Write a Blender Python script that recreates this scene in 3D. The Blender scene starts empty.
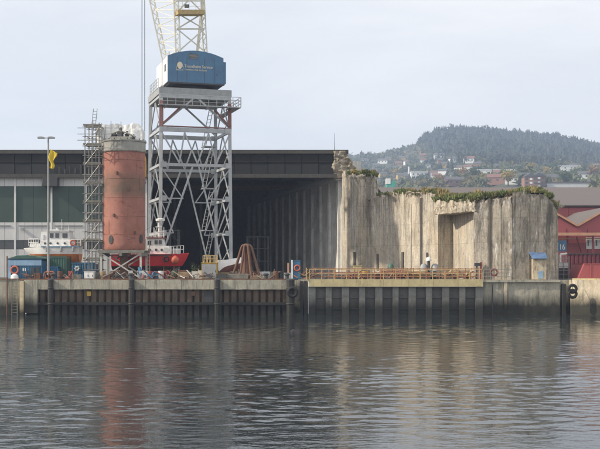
import bpy, bmesh, math, random
import numpy as np
from mathutils import Vector, noise, Matrix

random.seed(7); rng = np.random.default_rng(11)
SC = bpy.context.scene
COL = SC.collection
F = 1100.0            # focal length in photo pixels (600 px wide)
CAMZ = 4.7            # eye height above the water
HOR = 268.0           # photo row of the horizon

# ------------------------------------------------------------------ camera
cd = bpy.data.cameras.new('camera'); cam = bpy.data.objects.new('camera', cd); COL.objects.link(cam)
cam.location = (0, 0, CAMZ); cam.rotation_euler = (math.radians(90), 0, 0)
cd.sensor_width = 36; cd.lens = 36 * F / 600; cd.shift_y = (HOR - 224.5) / 600
cd.clip_start = 0.5; cd.clip_end = 9000
SC.camera = cam

# ------------------------------------------------------------------ sky, sun, exposure
SUN_EL = math.radians(35); SUN_AZ = math.radians(192)      # measured from +X, counter-clockwise
W = bpy.data.worlds.new('World'); SC.world = W; W.use_nodes = True
wn = W.node_tree.nodes; wl = W.node_tree.links
for n in list(wn): wn.remove(n)
wo = wn.new('ShaderNodeOutputWorld'); bg = wn.new('ShaderNodeBackground')
sky = wn.new('ShaderNodeTexSky'); sky.sky_type = 'NISHITA'; sky.sun_disc = False
sky.sun_elevation = SUN_EL; sky.sun_rotation = math.pi/2 - SUN_AZ
sky.air_density = 1.0; sky.dust_density = 2.5; sky.ozone_density = 1.5
tc = wn.new('ShaderNodeTexCoord'); mp = wn.new('ShaderNodeMapping')
mp.inputs['Scale'].default_value = (1.0, 1.0, 4.2); mp.inputs['Location'].default_value = (0.3, 0.1, 0.25)
nz = wn.new('ShaderNodeTexNoise'); nz.inputs['Scale'].default_value = 2.6; nz.inputs['Detail'].default_value = 7
nz.inputs['Roughness'].default_value = 0.55; nz.inputs['Distortion'].default_value = 0.4
cr = wn.new('ShaderNodeValToRGB')
cr.color_ramp.elements[0].position = 0.36; cr.color_ramp.elements[0].color = (0.70,)*3 + (1,)
cr.color_ramp.elements[1].position = 0.66; cr.color_ramp.elements[1].color = (0.97,)*3 + (1,)
mixc = wn.new('ShaderNodeMix'); mixc.data_type = 'RGBA'
mixc.inputs['B'].default_value = (7.75, 7.65, 7.55, 1)      # thin high cloud
bg.inputs['Strength'].default_value = 0.125
wl.new(tc.outputs['Generated'], mp.inputs['Vector']); wl.new(mp.outputs['Vector'], nz.inputs['Vector'])
wl.new(nz.outputs['Fac'], cr.inputs['Fac']); wl.new(cr.outputs['Color'], mixc.inputs['Factor'])
wl.new(sky.outputs['Color'], mixc.inputs['A']); wl.new(mixc.outputs['Result'], bg.inputs['Color'])
wl.new(bg.outputs['Background'], wo.inputs['Surface'])

sd = bpy.data.lights.new('sun', 'SUN'); sun = bpy.data.objects.new('sun', sd); COL.objects.link(sun)
sd.energy = 4.2; sd.angle = math.radians(1.5); sd.color = (1.0, 0.89, 0.72)
sdir = Vector((math.cos(SUN_AZ)*math.cos(SUN_EL), math.sin(SUN_AZ)*math.cos(SUN_EL), math.sin(SUN_EL)))
sun.rotation_euler = sdir.to_track_quat('Z', 'Y').to_euler()
sun.location = (-80, 60, 90)

SC.view_settings.view_transform = 'Standard'; SC.view_settings.look = 'None'
SC.view_settings.exposure = 0.22; SC.view_settings.gamma = 1.0; SC.view_settings.use_curve_mapping = False
SC.render.engine = 'CYCLES'
SC.cycles.use_denoising = True
SC.cycles.max_bounces = 6; SC.cycles.diffuse_bounces = 3; SC.cycles.glossy_bounces = 3; SC.cycles.volume_bounces = 1
SC.cycles.caustics_reflective = False; SC.cycles.caustics_refractive = False

# ------------------------------------------------------------------ helpers
def P(px, py, Y):                       # photo pixel + distance -> world point
    return Vector(((px - 300) * Y / F, Y, CAMZ - (py - HOR) * Y / F))
def XP(px, Y): return (px - 300) * Y / F
def ZP(py, Y): return CAMZ - (py - HOR) * Y / F
GZ = 3.5                                # level of the quay deck

WLOC = {}
def wloc(o): return WLOC.get(o.name, Vector((0, 0, 0))) if o else Vector((0, 0, 0))

def tag(o, label=None, cat=None, group=None, kind=None):
    if label: o['label'] = label
    if cat: o['category'] = cat
    if group: o['group'] = group
    if kind: o['kind'] = kind
    return o
def thing(name, label, cat, loc, group=None):
    o = bpy.data.objects.new(name, None); COL.objects.link(o); o.location = loc
    o.empty_display_size = 0.3
    WLOC[o.name] = Vector(loc)
    return tag(o, label, cat, group)

class MB:
    def __init__(s): s.v = []; s.f = []
    def add(s, vs, fs):
        n = len(s.v); s.v += [tuple(p) for p in vs]; s.f += [tuple(i + n for i in f) for f in fs]; return s
    def hexa(s, p): # 8 points: bottom 4 then top 4
        return s.add(p, [(0,3,2,1), (4,5,6,7), (0,1,5,4), (1,2,6,5), (2,3,7,6), (3,0,4,7)])
    def box(s, c, d, rz=0.0):
        x, y, z = d[0]/2, d[1]/2, d[2]/2; ca, sa = math.cos(rz), math.sin(rz); P8 = []
        for zz in (-z, z):
            for (a, b) in ((-x,-y), (x,-y), (x,y), (-x,y)):
                P8.append((c[0] + a*ca - b*sa, c[1] + a*sa + b*ca, c[2] + zz))
        return s.hexa(P8)
    def bb(s, x0, x1, y0, y1, z0, z1):
        return s.box(((x0+x1)/2, (y0+y1)/2, (z0+z1)/2), (abs(x1-x0), abs(y1-y0), abs(z1-z0)))
    def beam(s, p0, p1, w, h=None):
        h = h or w; p0 = Vector(p0); p1 = Vector(p1); d = (p1 - p0).normalized()
        up = Vector((0,0,1)) if abs(d.z) < 0.95 else Vector((0,1,0))
        a = d.cross(up).normalized() * (w/2); b = a.cross(d).normalized() * (h/2)
        return s.hexa([p0-a-b, p0+a-b, p1+a-b, p1-a-b, p0-a+b, p0+a+b, p1+a+b, p1-a+b])
    def tube(s, p0, p1, r, n=8, r2=None):
        p0 = Vector(p0); p1 = Vector(p1); d = (p1 - p0).normalized(); r2 = r if r2 is None else r2
        up = Vector((0,0,1)) if abs(d.z) < 0.95 else Vector((0,1,0))
        a = d.cross(up).normalized(); b = a.cross(d).normalized()
        vs = [p0 + (a*math.cos(2*math.pi*i/n) + b*math.sin(2*math.pi*i/n))*r for i in range(n)]
        vs += [p1 + (a*math.cos(2*math.pi*i/n) + b*math.sin(2*math.pi*i/n))*r2 for i in range(n)]
        fs = [(i, (i+1) % n, n+(i+1) % n, n+i) for i in range(n)] + [tuple(range(n))[::-1], tuple(range(n, 2*n))]
        return s.add(vs, fs)
    def path(s, pts, r, n=6):
        for a, b in zip(pts[:-1], pts[1:]): s.tube(a, b, r, n)
        return s
    def lathe(s, c, prof, n=20):
        vs = []; fs = []
        for (r, z) in prof:
            for i in range(n):
                t = 2*math.pi*i/n; vs.append((c[0] + r*math.cos(t), c[1] + r*math.sin(t), c[2] + z))
        m = len(prof)
        for j in range(m-1):
            for i in range(n): fs.append((j*n+i, j*n+(i+1) % n, (j+1)*n+(i+1) % n, (j+1)*n+i))
        fs += [tuple(range(n))[::-1], tuple(range((m-1)*n, m*n))]
        return s.add(vs, fs)
    def torus(s, c, R, r, axis='Y', n=18, m=8, ax=None):
        vs = []; fs = []
        for i in range(n):
            t = 2*math.pi*i/n
            for j in range(m):
                q = 2*math.pi*j/m; rr = R + r*math.cos(q); h = r*math.sin(q)
                if axis == 'Y': vs.append((c[0] + rr*math.cos(t), c[1] + h, c[2] + rr*math.sin(t)))
                elif axis == 'X': vs.append((c[0] + h, c[1] + rr*math.cos(t), c[2] + rr*math.sin(t)))
                else: vs.append((c[0] + rr*math.cos(t), c[1] + rr*math.sin(t), c[2] + h))
        for i in range(n):
            for j in range(m):
                fs.append((i*m+j, ((i+1) % n)*m+j, ((i+1) % n)*m+(j+1) % m, i*m+(j+1) % m))
        return s.add(vs, fs)
    def prism(s, poly, y0, y1):         # poly in (x, z), extruded along y
        n = len(poly)
        vs = [(x, y0, z) for x, z in poly] + [(x, y1, z) for x, z in poly]
        return s.add(vs, [tuple(range(n)), tuple(range(n, 2*n))[::-1]] + [(i, n+i, n+(i+1) % n, (i+1) % n) for i in range(n)])
    def prismz(s, poly, z0, z1):
        n = len(poly)
        vs = [(x, y, z0) for x, y in poly] + [(x, y, z1) for x, y in poly]
        return s.add(vs, [tuple(range(n))[::-1], tuple(range(n, 2*n))] + [(i, (i+1) % n, n+(i+1) % n, n+i) for i in range(n)])
    def loft(s, rings):
        n = len(rings[0]); vs = [p for r in rings for p in r]; fs = []
        for j in range(len(rings)-1):
            for i in range(n): fs.append((j*n+i, j*n+(i+1) % n, (j+1)*n+(i+1) % n, (j+1)*n+i))
        fs += [tuple(range(n))[::-1], tuple(range((len(rings)-1)*n, len(rings)*n))]
        return s.add(vs, fs)
    def lattice(s, nu, nv, nw, f):      # closed, finely divided box mapped by f(u, v, w)
        idx = {}; vs = []; fs = []
        def g(i, j, k):
            if (i, j, k) not in idx:
                idx[(i, j, k)] = len(vs); vs.append(f(i/nu, j/nv, k/nw))
            return idx[(i, j, k)]
        for i in range(nu):
            for j in range(nv):
                for k in (0, nw):
                    fs.append((g(i,j,k), g(i+1,j,k), g(i+1,j+1,k), g(i,j+1,k)))
        for i in range(nu):
            for k in range(nw):
                for j in (0, nv):
                    fs.append((g(i,j,k), g(i+1,j,k), g(i+1,j,k+1), g(i,j,k+1)))
        for j in range(nv):
            for k in range(nw):
                for i in (0, nu):
                    fs.append((g(i,j,k), g(i,j+1,k), g(i,j+1,k+1), g(i,j,k+1)))
        return s.add(vs, fs)
    def xf(s, M):
        s.v = [tuple(M @ Vector(p)) for p in s.v]; return s
    def build(s, name, mat, parent=None, smooth=False, fix=True):
        if parent is None:
            a = np.array(s.v); loc = Vector(((a[:,0].min()+a[:,0].max())/2, (a[:,1].min()+a[:,1].max())/2, a[:,2].min()))
        else: loc = wloc(parent)
        me = bpy.data.meshes.new(name)
        me.from_pydata([(p[0]-loc.x, p[1]-loc.y, p[2]-loc.z) for p in s.v], [], s.f)
        if fix:
            bm = bmesh.new(); bm.from_mesh(me); bmesh.ops.recalc_face_normals(bm, faces=bm.faces); bm.to_mesh(me); bm.free()
        if smooth:
            me.polygons.foreach_set('use_smooth', [True]*len(me.polygons))
            if smooth == 'auto':
                try: me.set_sharp_from_angle(angle=math.radians(35))
                except Exception: pass
        me.update(); me.materials.append(mat)
        o = bpy.data.objects.new(name, me); COL.objects.link(o)
        if parent is None: o.location = loc
        else: o.parent = parent
        WLOC[o.name] = loc
        return o

def copy_tree(o, parent=None):
    c = o.copy(); COL.objects.link(c); c.parent = parent
    for ch in list(o.children): copy_tree(ch, c)
    return c

# ------------------------------------------------------------------ materials
MATS = {}
def nm(name, rough=0.7, metal=0.0):
    m = bpy.data.materials.new(name); m.use_nodes = True; MATS[name] = m
    nt = m.node_tree; b = nt.nodes['Principled BSDF']
    b.inputs['Roughness'].default_value = rough; b.inputs['Metallic'].default_value = metal
    return m, nt, b
def node(nt, t, **kw):
    n = nt.nodes.new(t)
    for k, v in kw.items(): setattr(n, k, v)
    return n
def noise_n(nt, scale, vec_scale=(1,1,1), detail=5, rough=0.6, dist=0.0, off=(0,0,0)):
    g = node(nt, 'ShaderNodeNewGeometry'); mpn = node(nt, 'ShaderNodeMapping')
    mpn.inputs['Scale'].default_value = vec_scale; mpn.inputs['Location'].default_value = off
    n = node(nt, 'ShaderNodeTexNoise')
    n.inputs['Scale'].default_value = scale; n.inputs['Detail'].default_value = detail
    n.inputs['Roughness'].default_value = rough; n.inputs['Distortion'].default_value = dist
    nt.links.new(g.outputs['Position'], mpn.inputs['Vector']); nt.links.new(mpn.outputs['Vector'], n.inputs['Vector'])
    return n.outputs['Fac']
def ramp(nt, fac, stops):
    r = node(nt, 'ShaderNodeValToRGB'); e = r.color_ramp.elements
    while len(e) < len(stops): e.new(0.5)
    for i, (p, c) in enumerate(stops):
        e[i].position = p; e[i].color = (c if len(c) == 4 else tuple(c) + (1,)) if hasattr(c, '__len__') else (c, c, c, 1)
    nt.links.new(fac, r.inputs['Fac']); return r.outputs['Color']
def mix(nt, fac, a, b, mode='MIX'):
    m = node(nt, 'ShaderNodeMix', data_type='RGBA', blend_type=mode)
    for s, v in (('Factor', fac), ('A', a), ('B', b)):
        if hasattr(v, 'is_linked'): nt.links.new(v, m.inputs[s])
        elif s == 'Factor': m.inputs[s].default_value = v
        else: m.inputs[s].default_value = tuple(v) + (1,) if len(v) == 3 else v
    return m.outputs['Result']
def bump(nt, b, fac, strength=0.3, dist=0.02):
    n = node(nt, 'ShaderNodeBump'); n.inputs['Strength'].default_value = strength; n.inputs['Distance'].default_value = dist
    nt.links.new(fac, n.inputs['Height']); nt.links.new(n.outputs['Normal'], b.inputs['Normal'])
def tide(nt, col, z=1.7, weed=(0.019, 0.020, 0.016)):   # weed and slime left between the tide marks
    g = node(nt, 'ShaderNodeNewGeometry'); s = node(nt, 'ShaderNodeSeparateXYZ'); nt.links.new(g.outputs['Position'], s.inputs[0])
    nf = noise_n(nt, 1.6, (1, 1, 0.35), 5, 0.7)
    a = node(nt, 'ShaderNodeMath', operation='MULTIPLY_ADD'); nt.links.new(nf, a.inputs[0]); a.inputs[1].default_value = -1.1
    nt.links.new(s.outputs['Z'], a.inputs[2])
    mr = node(nt, 'ShaderNodeMapRange'); nt.links.new(a.outputs[0], mr.inputs['Value'])
    mr.inputs['From Min'].default_value = z - 1.15; mr.inputs['From Max'].default_value = z + 0.1
    mr.inputs['To Min'].default_value = 0.95; mr.inputs['To Max'].default_value = 0.0
    return mix(nt, mr.outputs['Result'], col, weed)

def paint(name, col, var=0.25, rust=0.0, rough=0.55, metal=0.0, streak=0.35, scale=1.5, rustcol=(0.12, 0.05, 0.025), tidez=None):
    m, nt, b = nm(name, rough, metal)
    n1 = noise_n(nt, scale, (1,1,1), 6, 0.65)
    d = tuple(c*(1-var) for c in col); l = tuple(min(1, c*(1+var*0.5)) for c in col)
    c = ramp(nt, n1, [(0.3, d), (0.7, l)])
    if streak:
        n2 = noise_n(nt, 1.0, (3.5, 3.5, 0.22), 5, 0.7)
        c = mix(nt, ramp(nt, n2, [(0.5, 0.0), (0.75, streak)]), c, tuple(x*0.35 + 0.02 for x in col))
    if rust:
        n3 = noise_n(nt, scale*2.1, (1.5,1.5,0.5), 8, 0.75, 0.3)
        c = mix(nt, ramp(nt, n3, [(0.66-rust*0.3, 0.0), (0.74-rust*0.2, 0.9)]), c, rustcol)
    if tidez is not None: c = tide(nt, c, tidez)
    nt.links.new(c, b.inputs['Base Color'])
    nt.links.new(ramp(nt, n1, [(0.3, rough*0.8), (0.7, min(1, rough*1.2))]), b.inputs['Roughness'])
    return m

def concrete(name, light, dark, streak=0.6, white=0.0, tidez=None, warm=None, moss=0.0, boards=False, bsc=1.0, mott=0.35):
    m, nt, b = nm(name, 0.92)
    n1 = noise_n(nt, 0.45*bsc, (1,1,1), 8, 0.68)
    c = ramp(nt, n1, [(0.28, tuple(x*0.72 for x in light)), (0.5, light), (0.72, tuple(min(1, x*1.18) for x in light))])
    nf = noise_n(nt, 5.0, (1,1,1), 6, 0.75)
    c = mix(nt, ramp(nt, nf, [(0.45, 0.0), (0.68, mott)]), c, tuple(x*0.45 for x in light))
    if warm:
        n5 = noise_n(nt, 0.35, (1.6,1.6,0.5), 6, 0.7, 0.5, (7,3,1))
        c = mix(nt, ramp(nt, n5, [(0.48, 0.0), (0.7, 0.75)]), c, warm)
    n2 = noise_n(nt, 1.0, (1.9, 1.9, 0.2), 8, 0.75, 0.25)
    c = mix(nt, ramp(nt, n2, [(0.52, 0.0), (0.62, streak)]), c, dark)
    n6 = noise_n(nt, 1.0, (0.7, 0.7, 0.35), 7, 0.72, 0.5, (3,9,4))
    c = mix(nt, ramp(nt, n6, [(0.50, 0.0), (0.66, streak*0.7)]), c, dark)
    n7 = noise_n(nt, 1.0, (7.0, 7.0, 0.5), 6, 0.75, 0.2, (6,2,8))
    c = mix(nt, ramp(nt, n7, [(0.48, 0.0), (0.66, streak*0.42)]), c, tuple(x*0.9 for x in dark))
    if white:
        n3 = noise_n(nt, 1.0, (1.7, 1.7, 0.35), 8, 0.75, 0.6, (11,5,2))
        c = mix(nt, ramp(nt, n3, [(0.57, 0.0), (0.66, white)]), c, (0.74, 0.71, 0.66))
    if boards:      # water runs: streaks of soot and lime washed down from the broken top
        g2 = node(nt, 'ShaderNodeNewGeometry'); s2 = node(nt, 'ShaderNodeSeparateXYZ'); nt.links.new(g2.outputs['Position'], s2.inputs[0])
        m2 = node(nt, 'ShaderNodeMapRange'); nt.links.new(s2.outputs['Z'], m2.inputs['Value']); m2.inputs['From Min'].default_value = 6.0; m2.inputs['From Max'].default_value = 13.0
        m2.inputs['To Min'].default_value = -0.10; m2.inputs['To Max'].default_value = 0.08
        n8 = noise_n(nt, 1.0, (1.3, 1.3, 0.10), 8, 0.78, 0.3, (14,2,5))
        ad = node(nt, 'ShaderNodeMath', operation='ADD'); nt.links.new(n8, ad.inputs[0]); nt.links.new(m2.outputs['Result'], ad.inputs[1])
        c = mix(nt, ramp(nt, ad.outputs[0], [(0.53, 0.0), (0.62, 0.72)]), c, tuple(x*0.75 for x in dark))
        n9 = noise_n(nt, 1.1, (1, 1, 0.8), 8, 0.8, 0.8, (4,4,11))
        c = mix(nt, ramp(nt, n9, [(0.56, 0.0), (0.63, 0.55)]), c, tuple(x*1.15 for x in dark))
    if boards:      # marks of the shuttering boards and of the pour lifts
        g = node(nt, 'ShaderNodeNewGeometry'); s = node(nt, 'ShaderNodeSeparateXYZ'); nt.links.new(g.outputs['Position'], s.inputs[0])
        w = node(nt, 'ShaderNodeMath', operation='MODULO'); nt.links.new(s.outputs['Z'], w.inputs[0]); w.inputs[1].default_value = 2.45
        lift = ramp(nt, w.outputs[0], [(0.0, 0.5), (0.02, 0.5), (0.035, 0.0), (1.0, 0.0)])
        c = mix(nt, lift, c, tuple(x*0.5 for x in dark))
        nb = noise_n(nt, 1.0, (5.0, 5.0, 0.03), 2, 0.5, 0, (2,2,2))
        c = mix(nt, ramp(nt, nb, [(0.53, 0.0), (0.60, 0.22)]), c, tuple(x*0.8 for x in dark))
    if moss:
        n4 = noise_n(nt, 0.9, (1,1,0.5), 6, 0.7, 0, (1,8,3))
        c = mix(nt, ramp(nt, n4, [(0.55, 0.0), (0.7, moss)]), c, (0.06, 0.08, 0.035))
    if tidez is not None: c = tide(nt, c, tidez)
    nt.links.new(c, b.inputs['Base Color'])
    bump(nt, b, nf, 0.5, 0.05)
    return m
def plain(name, col, rough=0.6, metal=0.0, var=0.15, sc=3.0):
    return paint(name, col, var, 0, rough, metal, 0.0, sc)

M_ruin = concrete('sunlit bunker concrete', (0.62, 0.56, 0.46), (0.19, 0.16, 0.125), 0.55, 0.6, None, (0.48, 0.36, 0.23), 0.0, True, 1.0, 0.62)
M_joint = concrete('stained joint concrete', (0.30, 0.27, 0.22), (0.12, 0.10, 0.08), 0.6)
M_slot = concrete('painted recess shade concrete', (0.12, 0.11, 0.095), (0.05, 0.045, 0.04), 0.6)  # dark tone stands in for the shade inside grooves and slots
M_ruin2 = concrete('shade-toned stained bunker concrete', (0.45, 0.40, 0.33), (0.10, 0.09, 0.075), 0.85, 0.85, None, (0.34, 0.26, 0.17), 0.2, True, 1.0, 0.55)  # darker copy of the bunker concrete: shade put into the colour, plus real stains
M_rubble = concrete('broken bunker concrete', (0.40, 0.35, 0.28), (0.13, 0.11, 0.085), 0.6, 0.1, None, (0.28, 0.19, 0.11), 0.5)
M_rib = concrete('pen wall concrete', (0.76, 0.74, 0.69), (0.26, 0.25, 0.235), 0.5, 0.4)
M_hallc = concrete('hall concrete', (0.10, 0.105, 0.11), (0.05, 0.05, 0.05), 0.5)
M_quay = concrete('quay concrete', (0.47, 0.44, 0.35), (0.10, 0.095, 0.08), 0.6, 0.1, 1.45, None, 0.2)
M_quaypale = concrete('pale quay concrete', (0.72, 0.62, 0.46), (0.2, 0.17, 0.13), 0.5, 0.5, 1.55, (0.42, 0.30, 0.19))
M_pile = paint('rusty sheet piling', (0.15, 0.105, 0.075), 0.5, 0.35, 0.8, 0, 0.5, 0.8, (0.09, 0.04, 0.022), 1.35)
M_dark = paint('tarred timber', (0.045, 0.042, 0.04), 0.4, 0, 0.8, 0, 0.2, 2, tidez=1.4)
M_rubber = plain('black rubber', (0.018, 0.018, 0.018), 0.8)
M_gate = paint('grey gate steel', (0.27, 0.265, 0.24), 0.35, 0.2, 0.7, 0, 0.6, 0.8, tidez=1.35)
M_gatedark = paint('dark gate plate', (0.13, 0.125, 0.115), 0.3, 0.1, 0.6, 0, 0.4, 0.8, tidez=1.35)
M_yellow = paint('weathered yellow steel', (0.62, 0.52, 0.28), 0.25, 0.25, 0.6, 0, 0.4, 1.2, (0.25, 0.13, 0.06))
M_rail = paint('tan railing paint', (0.52, 0.38, 0.17), 0.3, 0.3, 0.6, 0, 0.2, 3, (0.24, 0.11, 0.05))
M_railr = paint('rust red railing paint', (0.42, 0.19, 0.11), 0.3, 0.3, 0.65, 0, 0.2, 3)
M_crane = paint('pale grey crane paint', (0.44, 0.46, 0.47), 0.2, 0.14, 0.45, 0, 0.15, 1.2, (0.22, 0.12, 0.08))
M_cranered = paint('oxide primer', (0.25, 0.115, 0.10), 0.25, 0.1, 0.6, 0, 0.3, 1.2)
M_jib = paint('cream jib paint', (0.70, 0.68, 0.58), 0.15, 0.08, 0.5, 0, 0.2, 1.5, (0.35, 0.25, 0.14))
M_blue = paint('blue crane house paint', (0.075, 0.185, 0.32), 0.2, 0.10, 0.45, 0, 0.4, 0.7)
M_white = paint('white paint', (0.86, 0.86, 0.83), 0.1, 0.03, 0.4, 0, 0.2, 1.5, (0.4, 0.28, 0.18))
M_lettering = plain('cream lettering', (0.80, 0.70, 0.52), 0.6)
M_rope = plain('steel rope', (0.08, 0.09, 0.11), 0.5, 0.3)
M_darksteel = paint('dark steel', (0.055, 0.057, 0.06), 0.3, 0.15, 0.6, 0, 0.3, 2)
M_fascia = paint('black hall fascia', (0.018, 0.017, 0.017), 0.35, 0.0, 0.9, 0, 0.5, 0.6)
M_fascia2 = paint('sooty hall glazing', (0.014, 0.015, 0.017), 0.5, 0.0, 0.6, 0, 0.6, 0.9)
M_grime = concrete('grimy fascia beam', (0.085, 0.08, 0.072), (0.05, 0.05, 0.045), 0.6)
M_clad = paint('grey wall cladding', (0.62, 0.62, 0.61), 0.10, 0, 0.6, 0, 0.2, 0.5)
M_clad2 = paint('pale column cladding', (0.68, 0.68, 0.67), 0.10, 0, 0.6, 0, 0.3, 0.5)
M_greend = paint('dark green door paint', (0.045, 0.078, 0.064), 0.2, 0, 0.5, 0, 0.3, 0.5)
M_glassd = paint('dark window glass', (0.07, 0.075, 0.08), 0.3, 0, 0.15, 0, 0.0, 1.5)
M_redcol = None
M_rust = paint('rusty iron', (0.19, 0.10, 0.065), 0.45, 0.4, 0.85, 0, 0.3, 2.5, (0.10, 0.045, 0.025))
M_redboat = paint('red hull paint', (0.62, 0.035, 0.04), 0.15, 0.03, 0.35, 0, 0.2, 1.5)
M_orange = paint('orange hull paint', (0.66, 0.23, 0.06), 0.2, 0.1, 0.5, 0, 0.3, 1.0)
M_antif = paint('brown antifouling', (0.16, 0.06, 0.045), 0.3, 0.1, 0.8, 0, 0.3, 1.2)
M_greenc = paint('green container paint', (0.055, 0.13, 0.10), 0.2, 0.12, 0.55, 0, 0.4, 1.0)
M_bluec = paint('blue container paint', (0.06, 0.19, 0.33), 0.3, 0.25, 0.55, 0, 0.4, 1.0)
M_bluel = paint('pale blue board', (0.28, 0.43, 0.60), 0.2, 0.05, 0.55, 0, 0.4, 1.0)
M_bluetarp = plain('blue tarpaulin', (0.05, 0.17, 0.40), 0.5)
M_whitetarp = paint('white sheeting', (0.90, 0.90, 0.88), 0.08, 0, 0.6, 0, 0.12, 0.8)
M_galv = paint('galvanised tube', (0.30, 0.30, 0.28), 0.2, 0.1, 0.4, 0.3, 0.1, 3)
M_wood = paint('weathered timber', (0.34, 0.25, 0.15), 0.35, 0, 0.85, 0, 0.4, 2)
M_woodg = paint('grey timber', (0.24, 0.225, 0.19), 0.35, 0, 0.85, 0, 0.4, 2)
M_orangep = paint('orange buoyancy plastic', (0.55, 0.13, 0.06), 0.3, 0, 0.6, 0, 0.4, 3)
M_hook = paint('yellow hook block paint', (0.75, 0.40, 0.04), 0.2, 0.1, 0.5)
M_yellowc = paint('yellow cabinet paint', (0.55, 0.36, 0.06), 0.25, 0.2, 0.55)
M_flag = plain('yellow flag cloth', (0.80, 0.60, 0.05), 0.8)
M_shed = paint('red shed cladding', (0.36, 0.085, 0.09), 0.12, 0, 0.6, 0, 0.15, 0.5)
M_shedd = paint('dark red cladding', (0.17, 0.035, 0.05), 0.15, 0, 0.6, 0, 0.3, 0.8)
M_roofg = paint('grey brown roofing', (0.125, 0.105, 0.098), 0.12, 0, 0.9, 0, 0.0, 0.15)
M_canopy = paint('faded orange canopy edge', (0.55, 0.30, 0.18), 0.2, 0.05, 0.6)
M_redp = paint('red paint', (0.27, 0.055, 0.045), 0.3, 0.25, 0.6, 0, 0.4, 2.5)
M_teal = paint('green sheeting', (0.10, 0.42, 0.34), 0.2, 0, 0.6)
M_asph = concrete('quay asphalt', (0.10, 0.097, 0.09), (0.05, 0.05, 0.045), 0.2, 0.0)
M_field = concrete('far grassland', (0.055, 0.065, 0.032), (0.035, 0.04, 0.022), 0.3, bsc=0.05)
M_bark = plain('bark', (0.07, 0.05, 0.035), 0.9)
M_brick = plain('pale red brick', (0.30, 0.16, 0.125), 0.9)
M_rooft = plain('red roof tile', (0.20, 0.105, 0.085), 0.9)
M_roofd = plain('dark roof', (0.10, 0.10, 0.105), 0.9)
M_ochre = plain('ochre house paint', (0.50, 0.36, 0.14), 0.8)
M_tank = paint('grey tank paint', (0.34, 0.35, 0.35), 0.2, 0.1)

def leafmat(name, c1, c2, c3, sc=0.25):
    m, nt, b = nm(name, 0.75)
    n = noise_n(nt, sc, (1,1,1), 4, 0.6)
    nt.links.new(ramp(nt, n, [(0.3, c1), (0.5, c2), (0.7, c3)]), b.inputs['Base Color'])
    return m
M_conifer = leafmat('conifer needles', (0.013, 0.024, 0.018), (0.022, 0.037, 0.025), (0.036, 0.052, 0.032), 0.03)
M_decid = leafmat('mixed autumn foliage', (0.045, 0.075, 0.03), (0.10, 0.12, 0.045), (0.20, 0.15, 0.05), 0.02)
M_leafg = leafmat('green foliage', (0.04, 0.07, 0.025), (0.07, 0.11, 0.035), (0.12, 0.15, 0.05), 0.2)
M_leafy = leafmat('yellow foliage', (0.25, 0.19, 0.04), (0.36, 0.27, 0.06), (0.45, 0.34, 0.09), 0.2)
M_leafo = leafmat('rusty foliage', (0.20, 0.10, 0.04), (0.28, 0.15, 0.05), (0.2, 0.16, 0.06), 0.2)
M_grass = leafmat('bunker grass', (0.075, 0.095, 0.03), (0.13, 0.16, 0.05), (0.23, 0.22, 0.085), 0.9)

# red primer of the column, with a greenish scorch mark high on it
def redcol():
    m, nt, b = nm('patched red primer', 0.7)
    n1 = noise_n(nt, 0.9, (1,1,1), 7, 0.7)
    c = ramp(nt, n1, [(0.3, (0.29, 0.115, 0.085)), (0.52, (0.36, 0.15, 0.11)), (0.72, (0.43, 0.20, 0.15))])
    n2 = noise_n(nt, 1.0, (2.5,2.5,0.2), 6, 0.7)
    c = mix(nt, ramp(nt, n2, [(0.5, 0.0), (0.75, 0.5)]), c, (0.30, 0.10, 0.06))
    n3 = noise_n(nt, 1.3, (0.8,0.8,1.6), 6, 0.7, 0.3, (5,1,2))
    c = mix(nt, ramp(nt, n3, [(0.57, 0.0), (0.66, 0.75)]), c, (0.16, 0.07, 0.05))
    g = node(nt, 'ShaderNodeNewGeometry'); s = node(nt, 'ShaderNodeSeparateXYZ'); nt.links.new(g.outputs['Position'], s.inputs[0])
    r = ramp(nt, s.outputs['Z'], [(0, 0), (1, 0)])
    mr = node(nt, 'ShaderNodeMapRange', interpolation_type='SMOOTHSTEP'); nt.links.new(s.outputs['Z'], mr.inputs['Value'])
    mr.inputs['From Min'].default_value = 11.6; mr.inputs['From Max'].default_value = 12.9
    mr2 = node(nt, 'ShaderNodeMapRange', interpolation_type='SMOOTHSTEP'); nt.links.new(s.outputs['Z'], mr2.inputs['Value'])
    mr2.inputs['From Min'].default_value = 13.4; mr2.inputs['From Max'].default_value = 15.2
    mr2.inputs['To Min'].default_value = 1.0; mr2.inputs['To Max'].default_value = 0.0
    mu = node(nt, 'ShaderNodeMath', operation='MULTIPLY'); nt.links.new(mr.outputs[0], mu.inputs[0]); nt.links.new(mr2.outputs[0], mu.inputs[1])
    n4 = noise_n(nt, 0.7, (1,1,1), 5, 0.6, 0, (2,7,0))
    mu2 = node(nt, 'ShaderNodeMath', operation='MULTIPLY'); nt.links.new(mu.outputs[0], mu2.inputs[0])
    nt.links.new(ramp(nt, n4, [(0.30, 0.35), (0.55, 0.85)]), mu2.inputs[1])
    c = mix(nt, mu2.outputs[0], c, (0.14, 0.10, 0.065))
    nt.links.new(c, b.inputs['Base Color'])
    return m
M_redcol = redcol()

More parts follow.
